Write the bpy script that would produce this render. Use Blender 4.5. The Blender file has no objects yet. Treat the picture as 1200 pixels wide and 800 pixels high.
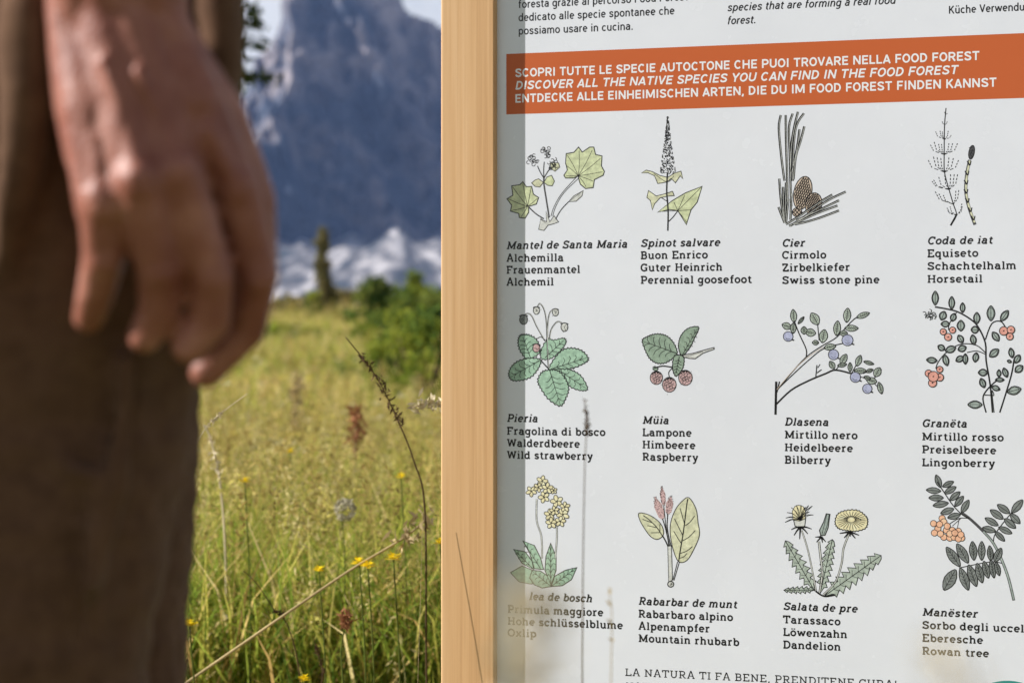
import bpy, bmesh, math, random
import numpy as np
from mathutils import Vector, Matrix, noise as mnoise

random.seed(7)
rng = np.random.default_rng(7)
SC = bpy.context.scene
COL = SC.collection
R = math.radians

# ------------------------------------------------------------------ camera
F = 70.0 / 36.0 * 1200.0            # focal length in pixels of a 1200 px wide frame
Z0 = 2.63                           # distance of the sign panel on the optical axis
PSI = R(15.6)                       # the panel's right side comes nearer
GROUND = -0.72                      # camera stands 0.72 m above the meadow
cam = bpy.data.cameras.new('camera')
cam.lens = 70.0
cam.sensor_width = 36.0
cam.clip_start = 0.05
cam.clip_end = 30000.0
cam.dof.use_dof = True
cam.dof.focus_distance = 2.46
cam.dof.aperture_fstop = 5.6
cam.dof.aperture_blades = 7
camo = bpy.data.objects.new('camera', cam)
COL.objects.link(camo)
camo.rotation_euler = (R(90), 0, 0)
SC.camera = camo

# ------------------------------------------------------------------ sky, sun, exposure
SUN_EL, SUN_FRONT = R(32), R(1.5)   # sun from the left, a touch to the camera's side
sd = Vector((-math.cos(SUN_FRONT) * math.cos(SUN_EL), -math.sin(SUN_FRONT) * math.cos(SUN_EL), math.sin(SUN_EL)))
W = bpy.data.worlds.new('World')
SC.world = W
W.use_nodes = True
nt = W.node_tree
bgn = nt.nodes['Background']
sky = nt.nodes.new('ShaderNodeTexSky')
sky.sky_type = 'NISHITA'
sky.sun_disc = False
sky.sun_elevation = SUN_EL
sky.sun_rotation = math.atan2(sd.x, sd.y)
sky.altitude = 1500
sky.air_density = 1.0
sky.dust_density = 0.6
tc = nt.nodes.new('ShaderNodeTexCoord')
cn = nt.nodes.new('ShaderNodeTexNoise')
cn.inputs['Scale'].default_value = 3.2
cn.inputs['Detail'].default_value = 7
cn.inputs['Roughness'].default_value = 0.6
crp = nt.nodes.new('ShaderNodeValToRGB')
crp.color_ramp.elements[0].position = 0.42
crp.color_ramp.elements[1].position = 0.60
mixc = nt.nodes.new('ShaderNodeMix')
mixc.data_type = 'RGBA'
mixc.inputs['B'].default_value = (11.2, 11.4, 11.6, 1)
sepn = nt.nodes.new('ShaderNodeSeparateXYZ')
lowc = nt.nodes.new('ShaderNodeMath')              # cloud banks gather low over the peaks
lowc.operation = 'MULTIPLY_ADD'
lowc.inputs[1].default_value = -0.55
addc = nt.nodes.new('ShaderNodeMath')
addc.operation = 'ADD'
nt.links.new(tc.outputs['Generated'], cn.inputs['Vector'])
nt.links.new(tc.outputs['Generated'], sepn.inputs[0])
nt.links.new(sepn.outputs['Z'], lowc.inputs[0])
nt.links.new(cn.outputs['Fac'], lowc.inputs[2])
nt.links.new(lowc.outputs[0], addc.inputs[0])
addc.inputs[1].default_value = 0.25
nt.links.new(addc.outputs[0], crp.inputs['Fac'])
nt.links.new(crp.outputs['Color'], mixc.inputs['Factor'])
nt.links.new(sky.outputs['Color'], mixc.inputs['A'])
nt.links.new(mixc.outputs['Result'], bgn.inputs['Color'])
bgn.inputs['Strength'].default_value = 0.041
sl = bpy.data.lights.new('sun', 'SUN')
sl.energy = 5.0
sl.angle = R(0.5)
sl.color = (1.0, 0.96, 0.925)
slo = bpy.data.objects.new('sun', sl)
COL.objects.link(slo)
slo.rotation_euler = sd.to_track_quat('Z', 'Y').to_euler()
SC.view_settings.view_transform = 'Standard'
SC.view_settings.look = 'None'
SC.view_settings.gamma = 1.0
SC.view_settings.use_curve_mapping = False
SC.view_settings.exposure = 0.87
SC.render.engine = 'CYCLES'
SC.cycles.max_bounces = 6
SC.cycles.volume_bounces = 0
SC.cycles.use_denoising = True


# ------------------------------------------------------------------ helpers
def lin(c):
    return tuple((x / 255 / 12.92) if x / 255 <= 0.04045 else ((x / 255 + 0.055) / 1.055) ** 2.4 for x in c)


def mat(name, color, rough=0.6, spec=0.3):
    m = bpy.data.materials.new(name)
    m.use_nodes = True
    b = m.node_tree.nodes['Principled BSDF']
    b.inputs['Base Color'].default_value = (*color, 1)
    b.inputs['Roughness'].default_value = rough
    b.inputs['Specular IOR Level'].default_value = spec
    return m


def N(m, kind, **kw):
    n = m.node_tree.nodes.new(kind)
    for k, v in kw.items():
        if k in n.inputs:
            n.inputs[k].default_value = v
        else:
            setattr(n, k, v)
    return n


def L(m, a, b):
    m.node_tree.links.new(a, b)


def ramp(m, stops):
    n = m.node_tree.nodes.new('ShaderNodeValToRGB')
    el = n.color_ramp.elements
    while len(el) < len(stops):
        el.new(0.5)
    for e, (p, c) in zip(el, stops):
        e.position = p
        e.color = (*c, 1)
    return n


def new_obj(name, me, material=None, parent=None):
    o = bpy.data.objects.new(name, me)
    COL.objects.link(o)
    if material is not None:
        for m_ in (material if isinstance(material, list) else [material]):
            me.materials.append(m_)
    if parent is not None:
        o.parent = parent
    return o


def mesh_np(name, verts, faces, smooth=False, mats=None):
    """verts (n,3); faces list of tuples, or an (m,4)/(m,3) array"""
    me = bpy.data.meshes.new(name)
    if isinstance(faces, np.ndarray):
        v = np.asarray(verts, dtype=np.float32)
        k = faces.shape[1]
        me.vertices.add(len(v))
        me.vertices.foreach_set('co', v.ravel())
        me.loops.add(faces.size)
        me.loops.foreach_set('vertex_index', faces.astype(np.int32).ravel())
        me.polygons.add(len(faces))
        me.polygons.foreach_set('loop_start', np.arange(0, faces.size, k, dtype=np.int32))
        me.polygons.foreach_set('loop_total', np.full(len(faces), k, dtype=np.int32))
        me.update(calc_edges=True)
    else:
        me.from_pydata([tuple(p) for p in verts], [], faces)
    if mats is not None:
        me.polygons.foreach_set('material_index', np.asarray(mats, dtype=np.int32))
    if smooth:
        me.polygons.foreach_set('use_smooth', np.ones(len(me.polygons), dtype=bool))
    me.update()
    return me


def tag(o, label=None, cat=None, group=None, kind=None):
    if label:
        o['label'] = label
    if cat:
        o['category'] = cat
    if group:
        o['group'] = group
    if kind:
        o['kind'] = kind
    return o


def empty(name, loc, rz=0.0):
    o = bpy.data.objects.new(name, None)
    COL.objects.link(o)
    o.empty_display_size = 0.1
    o.location = loc
    o.rotation_euler = (0, 0, rz)
    return o


def fnoise(x, y, scale, seed=0, octaves=4, gain=0.5):
    """vectorised value noise, about -1..1"""
    x = np.asarray(x, dtype=np.float64) * scale
    y = np.asarray(y, dtype=np.float64) * scale
    out = np.zeros(np.broadcast(x, y).shape)
    amp, tot = 1.0, 0.0

    def h(ix, iy, s):
        n = np.sin(ix * 127.1 + iy * 311.7 + s * 74.7) * 43758.5453
        return n - np.floor(n)
    for o in range(octaves):
        fx, fy = np.floor(x), np.floor(y)
        tx, ty = x - fx, y - fy
        tx, ty = tx * tx * (3 - 2 * tx), ty * ty * (3 - 2 * ty)
        s = seed + o * 17
        a = h(fx, fy, s) * (1 - tx) + h(fx + 1, fy, s) * tx
        b = h(fx, fy + 1, s) * (1 - tx) + h(fx + 1, fy + 1, s) * tx
        out += amp * ((a * (1 - ty) + b * ty) * 2 - 1)
        tot += amp
        amp *= gain
        x, y = x * 2.03 + 5.1, y * 2.03 + 1.7
    return out / tot


def ground_z(x, y):
    x = np.asarray(x, dtype=np.float64)
    y = np.asarray(y, dtype=np.float64)
    rise = np.clip(y - 4.0, 0, 62) * 0.0215
    z = GROUND + rise + 0.05 * fnoise(x, y, 0.25, 3, 3) * np.clip((y - 2) / 6, 0, 1) \
        + 0.18 * fnoise(x, y, 0.05, 5, 2) * np.clip((y - 8) / 20, 0, 1)
    drop = np.clip(y - 68, 0, 300)
    z = z - drop * 0.06 + np.clip(y - 600, 0, None) * 0.012
    return z


# ------------------------------------------------------------------ ground
gm = mat('meadow_soil', (0.06, 0.06, 0.025), 0.95, 0.1)
b = gm.node_tree.nodes['Principled BSDF']
g1 = N(gm, 'ShaderNodeTexNoise', Scale=1.3, Detail=8.0, Roughness=0.7)
gtc = N(gm, 'ShaderNodeTexCoord')
gr = ramp(gm, [(0.3, (0.06, 0.075, 0.02)), (0.5, (0.12, 0.13, 0.035)), (0.7, (0.22, 0.18, 0.07))])
L(gm, gtc.outputs['Object'], g1.inputs['Vector'])
L(gm, g1.outputs['Fac'], gr.inputs['Fac'])
L(gm, gr.outputs['Color'], b.inputs['Base Color'])
ys = np.concatenate([np.linspace(-40, 2, 12), np.linspace(2.5, 70, 90), np.geomspace(72, 4600, 50)])
xs = np.concatenate([-np.geomspace(4600, 16, 30), np.linspace(-15, 15, 60), np.geomspace(16, 4600, 30)])
XX, YY = np.meshgrid(xs, ys)
ZZ = ground_z(XX, YY)
V = np.stack([XX.ravel(), YY.ravel(), ZZ.ravel()], 1)
nx = len(xs)
q = np.array([[j * nx + i, j * nx + i + 1, (j + 1) * nx + i + 1, (j + 1) * nx + i]
              for j in range(len(ys) - 1) for i in range(nx - 1)])
tag(new_obj('ground', mesh_np('ground', V, q, True), gm), kind='structure')

# ------------------------------------------------------------------ mountain and scree
rm = mat('mountain_rock', (0.2, 0.2, 0.2), 0.9, 0.1)
b = rm.node_tree.nodes['Principled BSDF']
rt = N(rm, 'ShaderNodeTexCoord')
rmap = N(rm, 'ShaderNodeMapping')
rmap.inputs['Scale'].default_value = (0.017, 0.017, 0.009)
rn = N(rm, 'ShaderNodeTexNoise', Scale=1.0, Detail=8.0, Roughness=0.65)
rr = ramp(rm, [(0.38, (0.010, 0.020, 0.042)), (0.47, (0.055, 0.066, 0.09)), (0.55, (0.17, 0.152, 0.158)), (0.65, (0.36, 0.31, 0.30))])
L(rm, rt.outputs['Object'], rmap.inputs['Vector'])
L(rm, rmap.outputs['Vector'], rn.inputs['Vector'])
rn2 = N(rm, 'ShaderNodeTexNoise', Scale=0.0075, Detail=5.0, Roughness=0.6, Distortion=0.6)
rmx = N(rm, 'ShaderNodeMix', data_type='FLOAT')
rmx.inputs['Factor'].default_value = 0.5
L(rm, rt.outputs['Object'], rn2.inputs['Vector'])
L(rm, rn.outputs['Fac'], rmx.inputs['A'])
L(rm, rn2.outputs['Fac'], rmx.inputs['B'])
rsx = N(rm, 'ShaderNodeSeparateXYZ')
rhi = N(rm, 'ShaderNodeMath', operation='MULTIPLY_ADD')       # stronger light on the upper wall, painted in as paler rock
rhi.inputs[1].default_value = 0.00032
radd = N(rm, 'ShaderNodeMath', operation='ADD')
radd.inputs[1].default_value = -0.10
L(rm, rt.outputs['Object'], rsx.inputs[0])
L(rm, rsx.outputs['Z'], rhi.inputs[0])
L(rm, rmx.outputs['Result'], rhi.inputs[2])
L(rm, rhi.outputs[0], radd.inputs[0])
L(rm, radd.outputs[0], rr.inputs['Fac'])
L(rm, rr.outputs['Color'], b.inputs['Base Color'])


def build_mountain():
    D = 3000.0
    prof = [(-700, 250), (60, 190), (180, 170), (240, 150), (285, 115), (303, 66), (316, 48), (322, 12), (340, -45), (400, -70),
            (455, -42), (468, -6), (478, 6), (498, 8), (519, 14), (545, 50), (600, 90), (680, 40), (800, 70), (950, 120),
            (1150, 90), (1500, 160), (2000, 210), (2600, 280)]
    px = np.array([p[0] for p in prof], float)
    py = np.array([p[1] for p in prof], float)
    pu = np.linspace(-700, 2600, 620)
    # finer columns where the photo looks
    pu = np.sort(np.concatenate([pu, np.linspace(230, 620, 260)]))
    top = np.interp(pu, px, py)
    X = (pu - 600) / F * D
    T = (400 - top) / F * D + 14 * fnoise(X, X * 0, 0.02, 11, 4)
    nt_ = 150
    verts = []
    t = np.linspace(0, 1, nt_)
    for k, tt in enumerate(t):
        zb = -20.0
        z = zb + (T - zb) * tt
        ycurve = 2740 + 330 * tt ** 1.6 + 60 * tt
        wallturn = 0.55 * (X + 270)
        wallturn = np.where(X > 0, 0.55 * 270 - 0.2 * X, wallturn)
        rid = 1 - np.abs(fnoise(X + z * 0.25, z * 0.35, 0.012, 31, 5, 0.55)) * 2
        fine = fnoise(X, z * 0.6, 0.05, 77, 4, 0.6)
        led = fnoise(X * 0.3, z, 0.03, 51, 3)
        y = ycurve + wallturn - 80 * rid * (0.4 + 0.6 * (1 - abs(tt - 0.55))) - 24 * fine + 24 * led - 34 * (1 - 2 * np.abs(fnoise(X, z * 0.8, 0.028, 57, 3)))
        verts.append(np.stack([X, y, z], 1))
    # closing back side
    for tt in (0.5, 0.0):
        z = -20 + (T + 20) * tt
        verts.append(np.stack([X, np.full_like(X, 3700.0 - 300 * tt) + np.clip(0.55 * (X + 270), -200, 160), z], 1))
    V = np.concatenate(verts)
    n = len(pu)
    rows = len(verts)
    i = np.arange(n - 1)
    q = np.concatenate([np.stack([r * n + i, r * n + i + 1, (r + 1) * n + i + 1, (r + 1) * n + i], 1) for r in range(rows - 1)])
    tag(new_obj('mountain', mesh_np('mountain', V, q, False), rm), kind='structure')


build_mountain()

sm = mat('scree_stone', (0.5, 0.48, 0.47), 0.95, 0.1)
b = sm.node_tree.nodes['Principled BSDF']
st = N(sm, 'ShaderNodeTexCoord')
smp = N(sm, 'ShaderNodeMapping')
smp.inputs['Scale'].default_value = (0.022, 0.0042, 0.012)
sn = N(sm, 'ShaderNodeTexNoise', Scale=1.0, Detail=7.0, Roughness=0.62, Distortion=0.5)
sr = ramp(sm, [(0.40, (0.05, 0.06, 0.07)), (0.50, (0.16, 0.155, 0.16)), (0.60, (0.56, 0.53, 0.52))])
L(sm, st.outputs['Object'], smp.inputs['Vector'])
L(sm, smp.outputs['Vector'], sn.inputs['Vector'])
L(sm, sn.outputs['Fac'], sr.inputs['Fac'])
L(sm, sr.outputs['Color'], b.inputs['Base Color'])


def build_scree():
    xs = np.linspace(-1400, 1600, 300)
    ys = np.linspace(1900, 3000, 90)
    X, Y = np.meshgrid(xs, ys)
    s = (Y - 1900) / 900
    Z = 5 + 85 * s + 50 * s ** 2
    # fans spreading from gullies in the wall
    for cx, h, w in ((-345, 105, 55), (-285, 60, 45), (-230, 35, 50), (-160, 95, 60), (-95, 45, 60), (40, 80, 90), (240, 90, 100), (-520, 80, 90)):
        Z = Z + h * 0.40 * np.exp(-((X - cx) / (w * (1.5 - np.clip(s, 0, 1.2)))) ** 2 * 1.6) * np.clip(s - 0.2, 0, 1) ** 1.3
    Z = Z + 9 * fnoise(X, Y, 0.012, 91, 5)
    V = np.stack([X.ravel(), Y.ravel(), Z.ravel()], 1)
    n = len(xs)
    i = np.arange(n - 1)
    q = np.concatenate([np.stack([r * n + i, r * n + i + 1, (r + 1) * n + i + 1, (r + 1) * n + i], 1) for r in range(len(ys) - 1)])
    tag(new_obj('scree_slope', mesh_np('scree_slope', V, q, True), sm), kind='structure')


build_scree()

# ------------------------------------------------------------------ haze (the blue air in front of the mountain)
HAZE = True
if HAZE:
    hm = bpy.data.materials.new('haze')
    hm.use_nodes = True
    hm.node_tree.nodes.clear()
    ho = hm.node_tree.nodes.new('ShaderNodeOutputMaterial')
    hv = hm.node_tree.nodes.new('ShaderNodeVolumePrincipled')
    hv.inputs['Color'].default_value = (0.34, 0.52, 1.0, 1)
    hv.inputs['Density'].default_value = 0.00006
    hm.node_tree.links.new(hv.outputs['Volume'], ho.inputs['Volume'])
    bm = bmesh.new()
    bmesh.ops.create_cube(bm, size=1.0)
    zb = float(ZZ.min()) - 1.0
    zt = 680.0
    bmesh.ops.scale(bm, vec=(9600, 5000, zt - zb), verts=bm.verts)
    bmesh.ops.translate(bm, vec=(0, 2300, (zt + zb) / 2), verts=bm.verts)
    hme = bpy.data.meshes.new('haze')
    bm.to_mesh(hme)
    bm.free()
    tag(new_obj('haze', hme, hm), kind='stuff')


# ------------------------------------------------------------------ sign: mapping of the printed face
CP, SP = math.cos(PSI), math.sin(PSI)


def uv(px, py, off=0.0):
    """point of the sign's front plane seen at a pixel of the photograph -> (u, v) metres on the plane"""
    qx = (px - 600.0) / F
    z0 = Z0
    u = qx * (z0 - off) / (CP + qx * SP)
    y = z0 - u * SP - off * CP
    return u, (400.0 - py) / F * y


def pxm(px):
    """metres per photo pixel (vertical) on the panel at px"""
    u, _ = uv(px, 400)
    return (Z0 - u * SP) / F


sign = empty('information_sign', (0, Z0, GROUND), -PSI)
tag(sign, 'wooden framed information sign with a white plant chart and orange banner', 'sign')
VO = -GROUND                        # local z of the camera's eye level

wood = mat('larch_wood', (0.6, 0.4, 0.2), 0.55, 0.3)
b = wood.node_tree.nodes['Principled BSDF']
wt = N(wood, 'ShaderNodeTexCoord')
wm1 = N(wood, 'ShaderNodeMapping')
wm1.inputs['Scale'].default_value = (210, 210, 2.6)
wn = N(wood, 'ShaderNodeTexNoise', Scale=1.0, Detail=5.0, Roughness=0.6, Distortion=0.4)
wm2 = N(wood, 'ShaderNodeMapping')
wm2.inputs['Scale'].default_value = (26, 26, 0.9)
wn2 = N(wood, 'ShaderNodeTexNoise', Scale=1.0, Detail=3.0, Roughness=0.5, Distortion=0.8)
wr = ramp(wood, [(0.28, (0.47, 0.255, 0.11)), (0.5, (0.62, 0.375, 0.18)), (0.74, (0.74, 0.485, 0.265))])
wmix = N(wood, 'ShaderNodeMix', data_type='FLOAT')
wmix.inputs['Factor'].default_value = 0.5
L(wood, wt.outputs['Object'], wm1.inputs['Vector'])
L(wood, wt.outputs['Object'], wm2.inputs['Vector'])
L(wood, wm1.outputs['Vector'], wn.inputs['Vector'])
L(wood, wm2.outputs['Vector'], wn2.inputs['Vector'])
L(wood, wn.outputs['Fac'], wmix.inputs['A'])
L(wood, wn2.outputs['Fac'], wmix.inputs['B'])
L(wood, wmix.outputs['Result'], wr.inputs['Fac'])
L(wood, wr.outputs['Color'], b.inputs['Base Color'])
wb = N(wood, 'ShaderNodeBump', Strength=0.18, Distance=0.001)
L(wood, wn.outputs['Fac'], wb.inputs['Height'])
L(wood, wb.outputs['Normal'], b.inputs['Normal'])


def box_mesh(name, x0, x1, y0, y1, z0, z1, bevel=0.0, seg=2):
    bm = bmesh.new()
    bmesh.ops.create_cube(bm, size=1.0)
    for v in bm.verts:
        v.co = Vector((x0 + (v.co.x + 0.5) * (x1 - x0), y0 + (v.co.y + 0.5) * (y1 - y0), z0 + (v.co.z + 0.5) * (z1 - z0)))
    if bevel:
        bmesh.ops.bevel(bm, geom=bm.edges[:], offset=bevel, segments=seg, affect='EDGES', profile=0.5)
    me = bpy.data.meshes.new(name)
    bm.to_mesh(me)
    bm.free()
    return me


PROUD = 0.0125                       # the posts stand this far in front of the panel
uL, _ = uv(519.5, 400, PROUD)
uR, _ = uv(582.5, 400, PROUD)
U_END = 0.98                         # right-hand end of the panel
PANEL_T, PANEL_B = VO + 0.72, VO - 0.53
new_obj('post', box_mesh('post', uL, uR, -PROUD, 0.085, -0.25, PANEL_T + 0.12, 0.0022, 3), wood, sign)
new_obj('post', box_mesh('post', U_END, U_END + (uR - uL), -PROUD, 0.085, -0.25, PANEL_T + 0.12, 0.0022, 3), wood, sign)
new_obj('crossbar', box_mesh('crossbar', uR + 0.001, U_END - 0.001, -PROUD + 0.003, 0.07, PANEL_T, PANEL_T + 0.07, 0.002), wood, sign)

pm = mat('printed_white_panel', (0.76, 0.765, 0.78), 0.22, 0.45)
b = pm.node_tree.nodes['Principled BSDF']
pt = N(pm, 'ShaderNodeTexCoord')
pn = N(pm, 'ShaderNodeTexNoise', Scale=7.0, Detail=6.0, Roughness=0.65)
pr = ramp(pm, [(0.35, (0.715, 0.735, 0.785)), (0.65, (0.75, 0.77, 0.82))])
L(pm, pt.outputs['Object'], pn.inputs['Vector'])
L(pm, pn.outputs['Fac'], pr.inputs['Fac'])
L(pm, pr.outputs['Color'], b.inputs['Base Color'])
pn2 = N(pm, 'ShaderNodeTexNoise', Scale=30.0, Detail=6.0)
prr = ramp(pm, [(0.3, (0.17, 0.17, 0.17)), (0.7, (0.30, 0.30, 0.30))])
L(pm, pt.outputs['Object'], pn2.inputs['Vector'])
L(pm, pn2.outputs['Fac'], prr.inputs['Fac'])
L(pm, prr.outputs['Color'], b.inputs['Roughness'])
panel = new_obj('panel', box_mesh('panel', uR - 0.006, U_END + 0.006, 0.0, 0.008, PANEL_B, PANEL_T, 0.0), pm, sign)

WHITE_LIN = lin((222, 222, 224))[0]


def ink(name, srgb, k=0.77):
    c = lin(srgb)
    g_ = sum(c) / 3
    c = [x * 0.86 + g_ * 0.14 for x in c]
    c = [min(0.9, x / WHITE_LIN * k) for x in c]
    m = mat(name, c, 0.28, 0.4)
    t_ = N(m, 'ShaderNodeTexCoord')
    n_ = N(m, 'ShaderNodeTexNoise', Scale=130.0, Detail=4.0, Roughness=0.7)
    r_ = ramp(m, [(0.32, tuple(x * 0.74 for x in c)), (0.5, tuple(c)), (0.66, tuple(min(0.8, x * 1.2 + 0.03) for x in c))])
    L(m, t_.outputs['Object'], n_.inputs['Vector'])
    L(m, n_.outputs['Fac'], r_.inputs['Fac'])
    L(m, r_.outputs['Color'], m.node_tree.nodes['Principled BSDF'].inputs['Base Color'])
    return m


M_INK = mat('black_ink', (0.012, 0.012, 0.014), 0.3, 0.4)
M_GREY = mat('grey_ink', (0.07, 0.07, 0.075), 0.3, 0.4)
M_ORANGE = mat('orange_ink', (0.53, 0.118, 0.034), 0.4, 0.25)
M_WHITE = mat('white_ink', (0.80, 0.80, 0.81), 0.28, 0.4)
M_TEAL = mat('teal_ink', (0.03, 0.26, 0.24), 0.28, 0.4)


# ---- flat printed shapes, all in the sign's own metres: (u, v) -> local (u, -lift, v + VO)
LIFT = 0.16                          # print is a film of ink, a few hundredths of a millimetre thick


class Ink:
    def __init__(self):
        self.v, self.f, self.m, self.mats = [], [], [], []
        self.layer = 0

    def mi(self, m):
        if m not in self.mats:
            self.mats.append(m)
        return self.mats.index(m)

    def put(self, pts, m, lift):
        i0 = len(self.v)
        self.v += [(p[0], -lift * LIFT, p[1] + VO) for p in pts]
        self.f.append(tuple(range(i0, i0 + len(pts))))
        self.m.append(self.mi(m))

    def ribbon(self, pts, w, m, lift, taper=None, closed=False):
        """pts in (u,v); w metres"""
        P = [Vector(p) for p in pts]
        Q = [P[0]]
        for p in P[1:]:
            if (p - Q[-1]).length > 1e-6:
                Q.append(p)
        if closed and len(Q) > 2 and (Q[0] - Q[-1]).length < 1e-6:
            Q.pop()
        n = len(Q)
        if n < 2:
            return
        if not closed:
            for i in range(1, n - 1):
                if (Q[i] - Q[i - 1]).normalized().dot((Q[i + 1] - Q[i]).normalized()) < -0.2:
                    self.ribbon(Q[:i + 1], w, m, lift, taper)
                    self.ribbon(Q[i:], w, m, lift + 0.00002, taper)
                    return
        left, right = [], []
        for i in range(n):
            if closed:
                a, c = Q[i - 1], Q[(i + 1) % n]
            else:
                a, c = Q[max(i - 1, 0)], Q[min(i + 1, n - 1)]
            d1 = (Q[i] - a)
            d2 = (c - Q[i])
            d1 = d1.normalized() if d1.length > 1e-9 else d2.normalized()
            d2 = d2.normalized() if d2.length > 1e-9 else d1
            t = d1 + d2
            if t.length < 1e-4:
                t = d1.copy()
            t.normalize()
            nrm = Vector((-t.y, t.x))
            k = max(0.6, abs(t.dot(d1)))
            ww = w * 0.5 / k
            if taper:
                ww *= taper[0] + (taper[1] - taper[0]) * i / (n - 1)
            left.append(Q[i] + nrm * ww)
            right.append(Q[i] - nrm * ww)
        rng_ = range(n) if closed else range(n - 1)
        for i in rng_:
            j = (i + 1) % n
            self.put([right[i], right[j], left[j], left[i]], m, lift)

    def build(self, name, parent):
        me = mesh_np(name, self.v, self.f, False, self.m)
        return new_obj(name, me, list(self.mats), parent)


# ------------------------------------------------------------------ a slab-serif stroke alphabet
def A(cx, cy, rx, ry, a0, a1, n=10):
    return [(cx + rx * math.cos(R(a0 + (a1 - a0) * i / n)), cy + ry * math.sin(R(a0 + (a1 - a0) * i / n))) for i in range(n + 1)]


def S(x0, x1, y):
    return [(x0, y), (x1, y)]


def E(cx, cy, rx, ry):
    return A(cx, cy, rx, ry, 0, 360, 18)


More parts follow.
